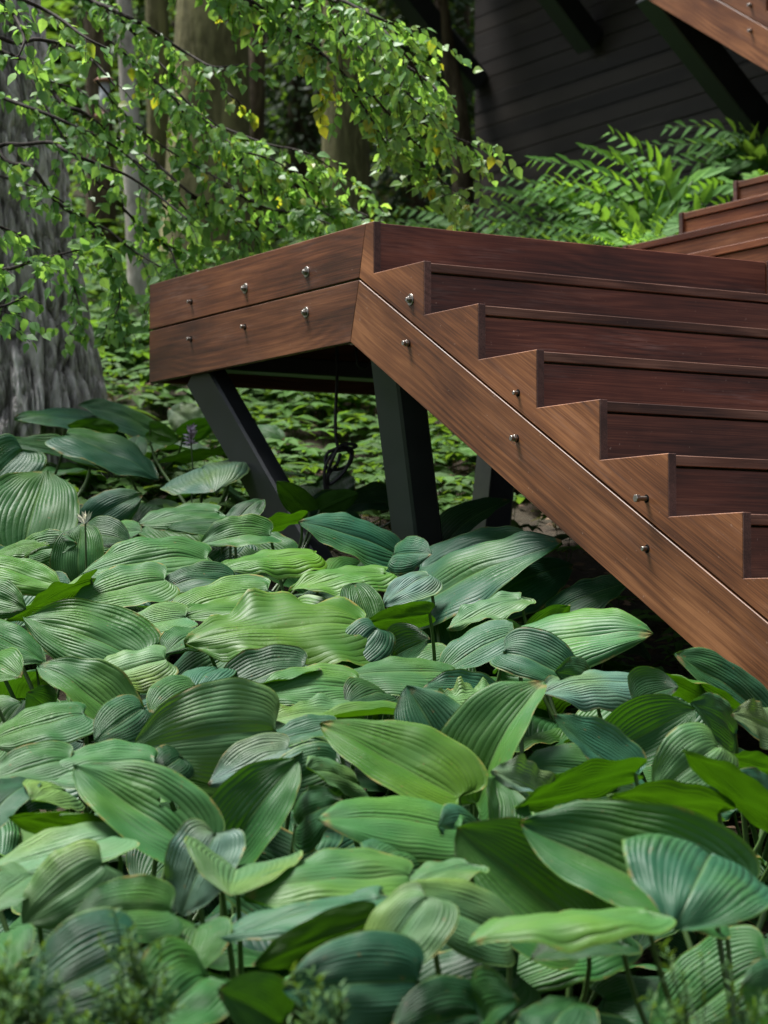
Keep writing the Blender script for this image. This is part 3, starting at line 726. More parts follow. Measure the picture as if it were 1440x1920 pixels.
# (base x, base y, tip x, tip y, visible width, colour, options)
# u: underside shows, f: leaf faces us (upper edge not tilted away), dz: metres towards the camera, others go to leaf_local
LEAVES = [
 (50,1030, 90,888,165,'g',dict(f=1,cup=.35)),
 (152,1084,157,986,90,'g',dict(f=1,cup=.5)),
 (375,1050,168,1080,98,'c',dict(arch=.7,cup=-.45,wave=.03)),
 (402,962,270,985,42,'g',dict(arch=.5)),
 (430,985,325,992,34,'d',dict(arch=.4)),
 (500,1005,383,1020,50,'g',dict(arch=.5)),
 (566,975,440,1012,34,'y',dict(u=1,cup=.6,wave=.05)),
 (580,1040,424,1066,40,'y',dict(arch=.4,wave=.05)),
 (736,1036,571,984,80,'b',dict(arch=.5,cup=-.4,wave=.03,lobe=.35)),
 (742,1040,806,1040,52,'b',dict(cup=-.5)),
 (800,1062,975,1012,62,'b',dict(arch=.4,cup=-.4)),
 (788,1128,1034,1026,98,'b',dict(arch=.35,cup=-.35,fold=.1,dz=.1)),
 (832,1020,950,942,52,'d',dict(f=1,cup=.4)),
 (925,1118,1066,1062,84,'b',dict(f=1,cup=-.3)),
 (1042,1142,1172,1092,58,'d',dict(arch=.3,cup=-.3)),
 (800,1082,723,1134,52,'s',dict(arch=.8,cup=-.5)),
 (805,1150,684,1168,62,'y',dict(u=1,cup=.6,wave=.04,dz=.05)),
 (968,1125,843,1176,42,'p',dict(arch=.4,wave=.06)),
 (1000,1190,1066,1135,62,'g',dict(u=1,cup=.5)),
 (974,1222,1203,1190,108,'c',dict(arch=.4,cup=-.45,wave=.02,tipdrop=.05)),
 (940,1228,985,1192,36,'g',dict()),
 (955,1188,826,1262,66,'b',dict(arch=.4,cup=-.3)),
 (836,1262,652,1272,66,'c',dict(arch=.5,cup=-.4)),
 (953,1226,1082,1288,78,'b',dict(f=1,cup=.35)),
 (922,1312,798,1290,48,'b',dict(arch=.4)),
 (962,1318,812,1318,44,'p',dict(wave=.10,wfreq=4,arch=.3)),
 (872,1478,768,1297,150,'b',dict(f=1,cup=.55,fold=.1)),
 (898,1488,1012,1288,118,'c',dict(f=1,cup=.75,fold=.25,dz=.08)),
 (842,1482,614,1364,112,'y',dict(f=1,cup=.35,arch=.2,dz=.14)),
 (1195,1278,1018,1300,66,'s',dict(cup=-.9,arch=.6,wave=.05,dz=.05)),
 (1165,1396,1292,1330,116,'g',dict(f=1,cup=.9)),
 (1185,1446,1040,1345,46,'b',dict(arch=-.3,cup=.5,dz=.12)),
 (1366,1330,1204,1258,62,'y',dict(u=1,cup=.7,wave=.03,dz=.05)),
 (1432,1342,1268,1230,88,'b',dict(arch=.3,cup=-.3)),
 (1370,1372,1292,1318,62,'b',dict()),
 (1460,1388,1368,1338,52,'s',dict(wave=.08)),
 (1335,1400,1226,1486,118,'p',dict(arch=1.0,cup=-.4,dz=.1)),
 (1452,1548,1271,1402,62,'y',dict(u=1,cup=.8,dz=.2)),
 (1450,1440,1330,1416,42,'y',dict(u=1,wave=.05)),
 (1132,1442,984,1436,82,'b',dict(arch=.3,cup=-.5)),
 (1025,1505,924,1445,42,'s',dict(wave=.1,cup=.8,arch=.5)),
 (1096,1482,972,1452,48,'g',dict(u=1,cup=.5)),
 (1188,1448,960,1510,56,'y',dict(u=1,cup=.7,wave=.03,dz=.06)),
 (932,1548,926,1460,52,'g',dict(f=1,cup=.7)),
 (896,1562,824,1548,70,'b',dict(arch=.4)),
 (848,1548,612,1534,100,'c',dict(arch=.5,cup=-.4,dz=.08)),
 (1080,1730,870,1560,220,'g',dict(f=1,cup=.9,fold=.2,dz=.0,arch=-.3)),
 (1320,1690,994,1550,190,'g',dict(f=1,cup=1.0,fold=.15,dz=.12,arch=-.2)),
 (1322,1606,1262,1728,262,'b',dict(arch=1.3,cup=-.25,fold=-.02,wave=.03,dz=.26,lobe=.5)),
 (1190,1706,893,1764,44,'c',dict(arch=.3,cup=-.4,dz=.22,tipdrop=.06)),
 (938,1742,748,1676,100,'p',dict(arch=.4,cup=-.2,dz=.05)),
 (870,1618,751,1668,46,'p',dict(arch=.4,wave=.05)),
 (1345,1520,1131,1488,52,'y',dict(u=1,cup=.9,dz=.1)),
 (1455,1515,1358,1462,60,'b',dict()),
 (792,1688,690,1838,112,'p',dict(arch=.6,cup=-.2,dz=.15)),
 (885,1892,742,1925,118,'d',dict(arch=.3)),
 (903,1902,966,1868,62,'d',dict()),
 (1020,1925,1076,1870,64,'d',dict(f=1)),
 (1460,1850,1377,1850,110,'b',dict()),
 (352,1576,153,1438,130,'c',dict(f=1,cup=.45,arch=.2,dz=.12)),
 (433,1588,551,1432,122,'g',dict(f=1,cup=.55,fold=.15,dz=.1)),
 (328,1580,122,1526,34,'y',dict(cup=.7,u=1,dz=.05)),
 (208,1568,-8,1642,64,'p',dict(arch=.4,cup=-.2)),
 (188,1622,62,1716,128,'p',dict(arch=.5,wave=.05,lobe=.4,dz=.08)),
 (312,1700,158,1712,100,'c',dict(arch=.5,cup=-.3,dz=.14,lobe=.35)),
 (252,1778,72,1872,178,'b',dict(arch=.5,cup=-.35,dz=.15,lobe=.3)),
 (372,1738,356,1822,130,'g',dict(arch=.4,cup=-.2,fold=.2)),
 (382,1828,288,1915,156,'g',dict(arch=.5,cup=-.2,fold=.2,dz=.12)),
 (447,1622,434,1668,186,'p',dict(arch=.3,fold=.15,dz=.1)),
 (402,1570,350,1700,112,'s',dict(arch=.5,wave=.04)),
 (748,1640,482,1682,112,'c',dict(arch=.6,cup=-.35,dz=.08,wave=.03)),
 (692,1680,427,1750,58,'b',dict(arch=.3,cup=-.6,dz=.1)),
 (690,1720,480,1800,110,'d',dict(u=1,cup=.3)),
 (768,1832,547,1846,155,'b',dict(arch=.5,cup=-.3,dz=.05)),
 (525,1905,418,1850,105,'d',dict(arch=.3)),
 (278,1430,94,1462,78,'c',dict(arch=.6,cup=-.4)),
 (126,1424,-8,1462,72,'g',dict(arch=.5,cup=-.3)),
 (60,1640,-10,1700,70,'p',dict(arch=.5,wave=.05)),
 (-10,1760,30,1808,75,'g',dict()),
 (150,1545,28,1530,56,'y',dict(u=1,cup=.5)),
 (-10,1530,66,1468,60,'b',dict(f=1,cup=.6)),
 (122,1480,72,1498,38,'p',dict()),
 (666,1462,581,1440,40,'p',dict(arch=.3)),
 (622,1436,498,1482,98,'b',dict(arch=.4,cup=-.3)),
 (532,1405,402,1462,56,'s',dict(arch=.3)),
 (500,1368,270,1400,168,'p',dict(arch=.7,cup=-.45,wave=.035,dz=.12)),
 (266,1330,190,1382,92,'b',dict(arch=.3,cup=-.6,dz=.08)),
 (302,1238,163,1282,80,'p',dict(arch=.3,wave=.07,dz=.08)),
 (222,1350,82,1252,80,'c',dict(f=1,cup=.4)),
 (254,1228,56,1160,112,'g',dict(f=1,cup=-.3,arch=.4)),
 (662,1172,370,1205,118,'y',dict(arch=.5,wave=.07,fold=-.15,cup=-.2,dz=.12)),
 (560,1150,352,1160,60,'y',dict(arch=.4,cup=-.5,wave=.05,dz=.04)),
 (492,1112,321,1166,64,'c',dict(arch=.5,cup=-.3)),
 (342,1158,226,1190,56,'p',dict(arch=.4)),
 (300,1090,148,1132,76,'g',dict(arch=.4,cup=-.2,wave=.03)),
 (430,1090,306,1112,52,'d',dict()),
 (-5,1062,116,1100,58,'y',dict(arch=.3,cup=-.5)),
 (-30,1112,52,1140,70,'g',dict()),
 (172,1088,18,1160,34,'y',dict(wave=.06,u=1)),
 (-25,1180,86,1240,66,'g',dict(arch=.3,cup=-.4)),
 (-15,1240,46,1270,60,'g',dict()),
 (148,1342,-12,1396,68,'g',dict(arch=.5,cup=-.3)),
 (657,1285,491,1302,76,'c',dict(arch=.5,cup=-.4)),
 (650,1332,508,1350,46,'p',dict(arch=.4,wave=.07,dz=.05)),
 (742,1336,596,1346,30,'y',dict(arch=.2)),
 (620,1362,498,1402,44,'b',dict(arch=.4)),
 (562,1250,404,1296,62,'d',dict(arch=.3)),
 (382,1190,316,1225,42,'g',dict()),
 (365,1288,292,1332,68,'g',dict(arch=.4)),
 (406,1255,368,1296,40,'b',dict()),
 (692,1172,665,1100,68,'g',dict(f=1,cup=.7,fold=.2)),
 (702,1182,640,1256,80,'b',dict(arch=.3,cup=-.3)),
 (712,1076,552,1106,42,'y',dict(arch=.4,wave=.05)),
 (722,1300,655,1318,44,'d',dict()),
 (212,802,44,790,48,'b',dict(arch=.6,cup=-.5)),
 (214,815,130,800,46,'g',dict(u=1)),
 (282,806,160,764,44,'b',dict(arch=.5,cup=-.3)),
 (282,808,338,830,48,'g',dict(u=1)),
 (133,821,292,900,58,'b',dict(arch=.5,cup=-.4,dz=.05)),
 (170,850,116,822,44,'y',dict(u=1)),
 (382,880,402,924,146,'s',dict(arch=.5,cup=-.3,fold=-.1,dz=.05)),
 (432,848,300,868,16,'g',dict(u=1,cup=.2)),
 (368,798,320,768,52,'s',dict(f=1,cup=-.3)),
 (345,822,412,790,52,'g',dict(u=1)),
 (40,850,-30,925,98,'b',dict(arch=.3)),
 (160,862,18,838,38,'d',dict(arch=.3)),
 (180,975,264,930,68,'b',dict(f=1,cup=-.3)),
 (198,1004,268,996,38,'g',dict(arch=.3)),
 (164,1002,246,1020,46,'d',dict()),
 (60,1040,145,1020,60,'c',dict()),
 (-6,1042,93,1026,28,'y',dict(wave=.05)),
 (244,862,262,820,38,'b',dict(f=1)),
 (600,958,672,926,56,'d',dict(u=1)),
 (476,805,532,828,26,'g',dict()),
 (440,985,492,942,40,'d',dict(f=1)),
 (1152,1762,1000,1792,56,'d',dict()),
 (580,960,520,905,60,'d',dict(u=1)),
 (1100,1560,1180,1600,90,'d',dict()),
 (760,1590,700,1620,60,'b',dict()),
 (560,1540,640,1500,70,'d',dict()),
 (460,1520,520,1500,60,'d',dict()),
 (100,1330,60,1300,70,'d',dict()),
 (340,1420,300,1450,70,'d',dict()),
 (740,1230,800,1200,60,'d',dict()),
 (1110,1290,1040,1260,60,'d',dict()),
 (1190,1320,1260,1290,60,'d',dict()),
]
# clump crowns: pixel where the crown's leaves centre, label
CROWNS = [
 (230,800,'hosta with broad blue green leaves held up beside the foot of the furrowed trunk'),
 (385,850,'hosta with a silver ribbed heart leaf and lilac flower by the slanting steel leg'),
 (30,860,'hosta with dusky blue leaves against the left side of the furrowed trunk'),
 (60,1000,'hosta with one big upright dimpled leaf at the left edge of the bed'),
 (210,1000,'hosta with a cream spent flower standing above a cupped leaf'),
 (420,1010,'hosta with long pale green leaves at the foot of the slanting steel leg'),
 (590,1050,'low hosta with yellow green curled leaves between the two grey steel legs'),
 (740,1060,'hosta with a broad blue leaf lapping the foot of the upright steel leg'),
 (930,1050,'hosta with a long pointed blue leaf under the black rear leg'),
 (1090,1110,'shaded dark hosta tucked under the raking stringer'),
 (830,1170,'hosta showing bright undersides and bare stalks below the upright leg'),
 (1090,1210,'hosta with one wide pale leaf ending just under the stringer'),
 (100,1130,'hosta with limp yellow green leaves on the left edge, below the big upright dimpled leaf'),
 (280,1150,'hosta with grey green leaves below the pale long leaf in mid bed'),
 (520,1170,'hosta with a huge crinkled yellow green folded leaf in the centre of the bed'),
 (690,1200,'hosta with an upright folded leaf and a blue dimpled leaf below the crinkled yellow one'),
 (140,1290,'hosta with a pale wavy edged leaf left of the large corrugated oval one'),
 (400,1370,'hosta with a very large pale corrugated oval leaf'),
 (600,1320,'hosta with small pale wavy leaves right of the large corrugated one'),
 (850,1290,'hosta with wrinkled pale leaves in front of the dark gap'),
 (1000,1260,'hosta with a blue cupped leaf beside the wide pale leaf near the stringer'),
 (1280,1290,'hosta with silver rolled and green cupped leaves touching the foot of the stringer'),
 (1420,1330,'hosta with pale blue leaves pressed against the bottom of the stringer at the right edge'),
 (60,1430,'hosta with dark green drooping leaves at the left edge, below the pale wavy edged one'),
 (240,1480,'hosta with a big pale cupped leaf that has an insect hole'),
 (490,1490,'hosta with an upright oval leaf pointing up to the right of the insect eaten leaf'),
 (730,1440,'hosta with a glowing yellow green cupped leaf near the centre'),
 (930,1420,'hosta with two tall upright leaves meeting in a V'),
 (1100,1460,'hosta with yellow green rolled edges and a blistered blue leaf right of the V pair'),
 (1300,1440,'hosta with one pale leaf hanging tip down at the right of the bed'),
 (1020,1640,'hosta with enormous dark cupped leaves'),
 (1330,1620,'hosta with one very wide silvery leaf folded down its middle at the lower right'),
 (720,1560,'hosta with a smooth pale broad leaf in the lower middle, below the glowing cupped leaf'),
 (110,1620,'hosta with bleached pale green leaves at the lower left'),
 (430,1640,'hosta with a pale heart shaped leaf pointing at the viewer'),
 (620,1680,'hosta with long dark striped leaves at the lower centre'),
 (200,1790,'hosta with a big blue striped leaf above the yew shoots at the lower left'),
 (380,1830,'hosta with green folded leaves at the bottom, right of the blue striped leaf'),
 (660,1830,'hosta with a dark blue ribbed leaf at the bottom middle'),
 (860,1880,'hosta with deep shaded green leaves at the bottom edge'),
 (1420,1830,'hosta with one dusky blue leaf low in the right corner'),
]
GRP = 'hostas covering the slope below the staircase'
class Crown: pass
crowns = []
for px, py, lab in CROWNS:
    c = Crown(); Y = canopy(px, py) + .08; p = at(px, py, Y); c.px, c.py = px, py
    c.pos = Vector((p.x, Y, ground(p.x, Y)))
    c.root = empty('hosta_plant', c.pos, lab, 'hosta', GRP); c.n = 0
    crowns.append(c)
def stalk(c, base, adir, nrm, r=.006):
    B = Vector(base); A = c.pos + Vector((random.uniform(-.04, .04), random.uniform(-.04, .04), -.02))
    out = (B - A); k = out.length
    c1 = A + Vector((out.x * .25, out.y * .25, abs(out.z) * .45)); c2 = B - adir * .03 + Vector((0, .05, -min(.16, k * .5)))
    pts = []
    for i in range(9):
        t = i / 8; pts.append(A * (1 - t) ** 3 + c1 * 3 * t * (1 - t) ** 2 + c2 * 3 * t * t * (1 - t) + B * t ** 3)
    V, Fc = tube_np(pts, [r * (1.3 - .6 * i / 8) for i in range(9)], 6)
    return V, Fc
def leaf_col(code):
    b = PAL[code]; j = lambda s: 1 + random.uniform(-s, s); k = j(.14)
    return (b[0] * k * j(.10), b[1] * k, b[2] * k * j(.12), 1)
for li, (bx, by, tx, ty, wp_, code, o) in enumerate(LEAVES):
    o = dict(o)
    cx, cy = (bx + tx) / 2, (by + ty) / 2
    Yc = canopy(cx, cy) - o.pop('dz', 0.0) - random.Random(li * 3).uniform(-.02, .10)
    f_, u_ = o.pop('f', 0), o.pop('u', 0)
    C = at(cx, cy, Yc); mpp = Yc / F
    img = Vector(((tx - bx) * mpp, 0, -(ty - by) * mpp)); lp = img.length; wpm = wp_ * mpp
    Lr = max(lp * 1.04, wpm * 1.22, .15)
    if wpm > lp * 1.3: Lr = wpm * 1.05
    dep = math.sqrt(max(Lr * Lr - lp * lp, 1e-6))
    sign = -1 if not f_ else (1 if ty < by else -1)
    if wpm > lp * 1.3: sign = -1
    away = ray(cx, cy).normalized(); a = (img + away * (sign * dep)).normalized()
    ih = img.normalized(); perp = Vector((-ih.z, 0, ih.x))
    if perp.z < 0: perp = -perp
    Wr = max(wpm * 1.04, Lr * (.48 if u_ else (.72 if not f_ else .66)))
    ph = math.acos(min(1, wpm / Wr))
    b = perp * math.cos(ph) + away * math.sin(ph) * (-1 if u_ else 1)
    b = (b - a * b.dot(a)).normalized()
    n = a.cross(b).normalized()
    if u_:
        if n.z < 0: n = -n
    elif n.y > 0: n = -n
    b = n.cross(a).normalized()
    B = C - a * (Lr / 2)
    GR = 1.12 if not u_ else 1.0; Lr *= GR; Wr *= 1.20 if not u_ else .85; B = C - a * (Lr * .5) - Vector((0, .05, 0))
    rr_ = random.Random(li); kw = dict(cup=rr_.uniform(-.75, -.15) if rr_.random() < .62 else rr_.uniform(.15, .55), arch=rr_.uniform(.35, .95), wave=rr_.uniform(.010, .028), seed=li); kw.update(o)
    if u_: kw['cup'] = kw['cup'] * .4; kw['arch'] = .12
    V, uvs = leaf_local(Lr, Wr, **kw)
    LFk = LF
    if (bx, by) == (352, 1576):                                   # the insect hole
        keep = [i for i in range(len(LF)) if (i // (NV - 1), i % (NV - 1)) not in ((9, 8), (10, 8), (10, 7), (11, 8), (9, 7), (11, 9), (12, 8))]
        LFk = LF[keep]
    me = pymesh('leaf', V, LFk, uvs)
    # nearest crown in plan, biased so that the leaf points away from it
    q = B - a * .04
    c = min(crowns, key=lambda c: math.hypot((c.pos.x - q.x), (c.pos.y - q.y) * .8))
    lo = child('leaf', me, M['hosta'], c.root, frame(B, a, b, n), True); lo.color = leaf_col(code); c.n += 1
    SV, SF = stalk(c, B, a, n)
    child('leaf_stalk', pymesh('stalk', SV, SF), M['stalk'], lo, Matrix.Identity(4), True)
# filler leaves, lower in each clump, sharing a few meshes; mostly dark colours put gap shade into them
FILL = []
for i in range(12):
    L = random.uniform(.23, .31); V, uvs = leaf_local(L, L * random.uniform(.72, .86), cup=random.uniform(-.5, .3), arch=random.uniform(.3, .9), wave=random.uniform(.01, .05), seed=900 + i, tipdrop=random.uniform(0, .05))
    FILL.append(pymesh('leaf', V, LF, uvs)); FILL[-1].materials.append(M['hosta']); FILL[-1].polygons.foreach_set('use_smooth', [True] * len(FILL[-1].polygons))
for ci, c in enumerate(crowns):
    r = random.Random(100 + ci); nf = 0 if (c.py > 1700 and c.px > 800) else (2 if c.py > 1550 and c.px > 800 else (4 if c.py > 1550 else 6))
    for i in range(nf):
        az = 2 * math.pi * i / nf + r.uniform(-.25, .25); rad = r.uniform(.05, .27)
        h = r.uniform(.10, .26)
        B = c.pos + Vector((math.cos(az) * rad, math.sin(az) * rad, h + .24 * math.sin(az) * rad))
        el = r.uniform(-.75, .1)
        a = Vector((math.cos(az) * math.cos(el), math.sin(az) * math.cos(el), math.sin(el)))
        up = Vector((r.uniform(-.3, .3), r.uniform(-.5, .1), 1)); n = (up - a * up.dot(a)).normalized(); b = n.cross(a)
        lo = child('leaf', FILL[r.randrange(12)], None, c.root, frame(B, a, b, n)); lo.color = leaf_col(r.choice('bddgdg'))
        SV, SF = stalk(c, B, a, n, .005)
        child('leaf_stalk', pymesh('stalk', SV, SF), M['stalk'], lo, Matrix.Identity(4), True)

# canopy leaves between the traced ones, a little lower, coloured darker so the gaps look shaded
DARK = [(850, 1740, 1330, 1925), (735, 1185, 880, 1225), (1080, 1150, 1290, 1245), (450, 880, 560, 965), (700, 840, 1100, 1000), (1370, 1735, 1445, 1760), (100, 880, 480, 960)]
random.seed(77)
gy = 905.0
while gy < 1930:
    Yg = canopy(0, gy); stepx = .20 * F / Yg; gx = -40 + random.uniform(0, stepx)
    while gx < 1480:
        x_, y_ = gx + random.uniform(-.3, .3) * stepx, gy + random.uniform(-14, 14)
        gx += stepx
        if any(a0 < x_ < a1 and b0 < y_ < b1 for a0, b0, a1, b1 in DARK): continue
        if y_ < 1345 and x_ > 1030 + (y_ - 1100) * 1.15: continue          # under the stringer
        C = at(x_, y_, canopy(x_, y_) + random.uniform(.18, .38)); C.z -= .08
        if random.random() < (.5 if y_ > 1480 else .15): continue
        az = random.choice((-1, 1)) * random.uniform(.1, 1.9) - math.pi / 2; el = random.uniform(-.75, -.05)
        a = Vector((math.cos(az) * math.cos(el), math.sin(az) * math.cos(el), math.sin(el)))
        up = Vector((random.uniform(-.45, .45), random.uniform(-1.1, -.3), 1)); n = (up - a * up.dot(a)).normalized(); b = n.cross(a)
        me = FILL[random.randrange(12)]; B = C - a * .13
        c = min(crowns, key=lambda c: math.hypot((c.pos.x - B.x), (c.pos.y - B.y) * .8))
        if c.n > 34: continue
        c.n += 1
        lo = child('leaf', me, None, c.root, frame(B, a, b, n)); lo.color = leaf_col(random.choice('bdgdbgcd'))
        SV, SF = stalk(c, B, a, n, .005); child('leaf_stalk', pymesh('stalk', SV, SF), M['stalk'], lo, Matrix.Identity(4), True)
    gy += .105 * F / Yg
# flowers
def flower(c, foot_px, top_px, Y, kind):
    A = at(*foot_px, Y); B = at(*top_px, Y); A.z = min(A.z, ground(A.x, Y) + .2)
    V, Fc = tube_np(smooth_path([A, (A + B) / 2 + Vector((.008, 0, 0)), B], 5), .0032, 6)
    st = child('flower_stalk', pymesh('stalk', V, Fc), M['stalk'], c.root, Matrix.Identity(4), True)
    r = random.Random(5); acc = Acc()
    n, ln, sp = (34, .030, .046) if kind == 'petal' else (7, .040, .004)
    for i in range(n):
        az = r.uniform(0, 6.28); el = r.uniform(-.1, 1.35) if kind == 'petal' else r.uniform(.75, 1.4)
        d = Vector((math.cos(az) * math.cos(el), math.sin(az) * math.cos(el), math.sin(el)))
        o = B + Vector((0, 0, r.uniform(-sp, sp * .4))); s = d.orthogonal().normalized() * .006
        V = [o, o + d * ln * .5 + s, o + d * ln, o + d * ln * .5 - s, o + d * ln * .5 + d.cross(s).normalized() * .003]
        acc.add(V, [(0, 1, 4), (1, 2, 4), (2, 3, 4), (3, 0, 4)])
    child('flower', acc.mesh('flower'), M[kind], st, Matrix.Identity(4))
flower(crowns[1], (358, 900), (357, 812), canopy(357, 850) - .35, 'petal')
flower(crowns[4], (153, 1078), (160, 982), canopy(155, 1060) - .07, 'white_petal')

# ------------------------------------------------------------------ generic small leaves
def small_leaf(acc, o, d, n, L, Wd, tone, fold=.25):
    d = d.normalized(); b = n.cross(d)
    if b.length < 1e-4: b = d.orthogonal()
    b.normalize(); n = d.cross(b)
    prof = ((0, 0), (.17, .82), (.42, 1.0), (.74, .50), (1, 0))
    V = [o + d * L * u - n * (L * .12 * u * u) for u, _ in prof]
    for s in (1, -1):
        for u, w_ in prof[1:4]: V.append(o + d * L * u + b * (s * Wd / 2 * w_) + n * (abs(Wd) / 2 * w_ * fold - L * .12 * u * u))
    Fc = [(0, 5, 1), (1, 5, 6, 2), (2, 6, 7, 3), (3, 7, 4), (0, 1, 8), (1, 2, 9, 8), (2, 3, 10, 9), (3, 4, 10)]
    acc.add(V, Fc, tone)
def rv(r=1.0): return Vector((random.uniform(-r, r), random.uniform(-r, r), random.uniform(-r, r)))

# ------------------------------------------------------------------ trees
def trunk_mesh(path, radii, sides=20, flute=.0, seed=0):
    pts = smooth_path(path, 6); n = len(pts); rs = np.interp(np.linspace(0, 1, n), np.linspace(0, 1, len(radii)), radii)
    V, Fc = [], []; r = random.Random(seed); ph = [r.uniform(0, 6.28) for _ in range(4)]
    for i, p in enumerate(pts):
        for k in range(sides):
            an = 2 * math.pi * k / sides
            f = 1 + flute * (math.sin(an * 5 + ph[0] + i * .12) * .5 + math.sin(an * 9 + ph[1] - i * .2) * .35 + math.sin(an * 23 + ph[2] + i * .3) * .2)
            V.append(p + Vector((math.cos(an), math.sin(an), 0)) * rs[i] * f)
    for i in range(n - 1):
        for k in range(sides):
            k2 = (k + 1) % sides; Fc.append((i * sides + k, i * sides + k2, (i + 1) * sides + k2, (i + 1) * sides + k))
    return pymesh('trunk', V, Fc)
def px_trunk(name, label, pxs, Y, wpx, m, flute=.05, sides=24, group=None, flare=1.5, crown=None):
    """pxs: list of (px, py) from the foot up; foot is put on the ground"""
    P = [at(x, y, Y) for x, y in pxs]
    f = P[0].copy(); f.z = ground(f.x, Y) - .15
    if f.z < P[0].z - .05: P = [f] + P
    last, prev = P[-1], P[-2]; dirn = (last - prev).normalized(); P.append(last + dirn * 1.2); P.append(last + dirn * 3.5)
    rad0 = wpx / 2 * Y / F
    radii = [rad0 * flare] + [rad0 * (1.12 - .12 * i) for i in range(len(P) - 2)] + [rad0 * .6]
    root = empty(name, P[0], label, 'tree', group)
    me = trunk_mesh(P, radii, sides, flute, int(wpx * 7 + pxs[0][0]))
    child('trunk', me, m, root, Matrix.Identity(4), True)
    acc = Acc(); top = P[-1]
    if crown:
        for i in range(crown):
            o = top + Vector((random.gauss(0, .9), random.gauss(0, .9), random.gauss(.3, .7)))
            small_leaf(acc, o, rv() + Vector((0, 0, -.4)), Vector((0, 0, 1)) + rv(.6), .14, .09, random.random())
        child('crown', acc.mesh('crown', True), M['cover_leaf'], root, Matrix.Identity(4))
    return root
# big furrowed trunk on the left
def big_tree():
    Y = 10.0
    P = [at(20, 900, Y), at(18, 820, Y), at(12, 700, Y), at(0, 560, Y), at(-15, 400, Y), at(-35, 200, Y), at(-60, 0, Y), at(-90, -300, Y), at(-120, -800, Y)]
    P[0].z = ground(P[0].x, Y) - .1
    k = Y / F
    radii = [225 * k, 200 * k, 178 * k, 162 * k, 152 * k, 144 * k, 138 * k, 130 * k, 118 * k]
    root = empty('large_tree', P[0], 'massive old tree with deeply furrowed grey bark at the left edge, cut by the frame', 'tree')
    pts = smooth_path(P, 56); n = len(pts); rs = np.interp(np.linspace(0, 1, n), np.linspace(0, 1, len(radii)), radii)
    sides = 420; an = np.linspace(0, 2 * math.pi, sides, endpoint=False)
    r2 = np.random.default_rng(3)
    V = np.zeros((n, sides, 3))
    # furrows: domain-warped ridges that wander up the trunk
    def vnoise(a, h, fa, fh, seed):
        g = np.random.default_rng(seed).random((256, 256))
        x = a / (2 * math.pi) * fa; y = h * fh
        x0 = np.floor(x).astype(int); y0 = np.floor(y).astype(int); fx = x - x0; fy = y - y0
        fx = fx * fx * (3 - 2 * fx); fy = fy * fy * (3 - 2 * fy)
        fa_ = int(fa); gx0 = x0 % fa_; gx1 = (x0 + 1) % fa_
        return (g[gx0, y0 % 256] * (1 - fx) + g[gx1, y0 % 256] * fx) * (1 - fy) + (g[gx0, (y0 + 1) % 256] * (1 - fx) + g[gx1, (y0 + 1) % 256] * fx) * fy
    hs = np.array([p.z for p in pts])
    A, H = np.meshgrid(an, hs)
    warp = (vnoise(A, H, 14, 2.0, 1) - .5) * .16
    r1 = 1 - np.abs(vnoise(A + warp, H + 50, 76, 4.2, 2) * 2 - 1)
    r1b = 1 - np.abs(vnoise(A + warp * 1.4, H + 50, 110, 9.0, 4) * 2 - 1)
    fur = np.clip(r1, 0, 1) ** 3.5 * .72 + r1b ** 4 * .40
    fine = vnoise(A, H, 200, 22, 5)
    but = vnoise(A, H * 0, 7, 1, 6)
    disp = -.050 * fur + .010 * fine
    for i, p in enumerate(pts):
        flare = max(0, 1 - i / 130.0)
        rr = rs[i] * (1 + .12 * flare * (but[i] - .5) + .03 * (but[i] - .5)) + disp[i]
        V[i, :, 0] = p.x + np.cos(an) * rr; V[i, :, 1] = p.y + np.sin(an) * rr; V[i, :, 2] = p.z
    idx = np.arange(n * sides).reshape(n, sides); nx = np.roll(idx, -1, 1)
    Fc = np.stack([idx[:-1], nx[:-1], nx[1:], idx[1:]], -1).reshape(-1, 4)
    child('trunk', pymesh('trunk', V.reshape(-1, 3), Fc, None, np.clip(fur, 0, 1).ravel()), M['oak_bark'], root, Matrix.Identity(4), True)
big_tree()
TG = 'blurred trunks in the wood behind'
px_trunk('young_tree', 'slender pale grey trunk just right of the massive furrowed tree', [(262, 560), (256, 420), (246, 250), (236, 60), (230, -60)], 13.5, 42, M['grey_bark'], .02, group=TG, crown=500)
px_trunk('forest_tree', 'broad olive mossy trunk behind the upper birch leaves, left of the dark evergreen', [(388, 560), (386, 400), (392, 200), (398, 0), (400, -60)], 16.5, 150, M['moss_bark'], .04, group=TG, crown=500)
px_trunk('forest_tree', 'pale olive trunk showing between the two birch sprays', [(652, 470), (650, 300), (645, 100), (640, -60)], 15.5, 92, M['moss_bark'], .04, group=TG, crown=500)
px_trunk('forest_tree', 'thin brown trunk leaning beside the left edge of the black wall', [(862, 470), (868, 330), (858, 200), (838, 90), (820, -60)], 15.5, 40, M['brown_bark'], .05, group=TG)
px_trunk('forest_tree', 'dim brown trunk between the furrowed tree and the slender grey one', [(190, 560), (188, 300), (180, 0), (178, -60)], 17.5, 46, M['brown_bark'], .05, group=TG)
px_trunk('forest_tree', 'narrow olive trunk right beside the slender pale one', [(305, 560), (303, 350), (296, 100), (292, -60)], 18.0, 46, M['moss_bark'], .05, group=TG)
px_trunk('forest_tree', 'narrow trunk with a pale patch left of the dark evergreen', [(470, 500), (474, 350), (480, 200), (484, -60)], 17.5, 40, M['brown_bark'], .05, group=TG)
px_trunk('forest_tree', 'faint slim trunk in front of the dark evergreen', [(560, 480), (572, 330), (590, 150), (604, -60)], 18.5, 34, M['brown_bark'], .05, group=TG)
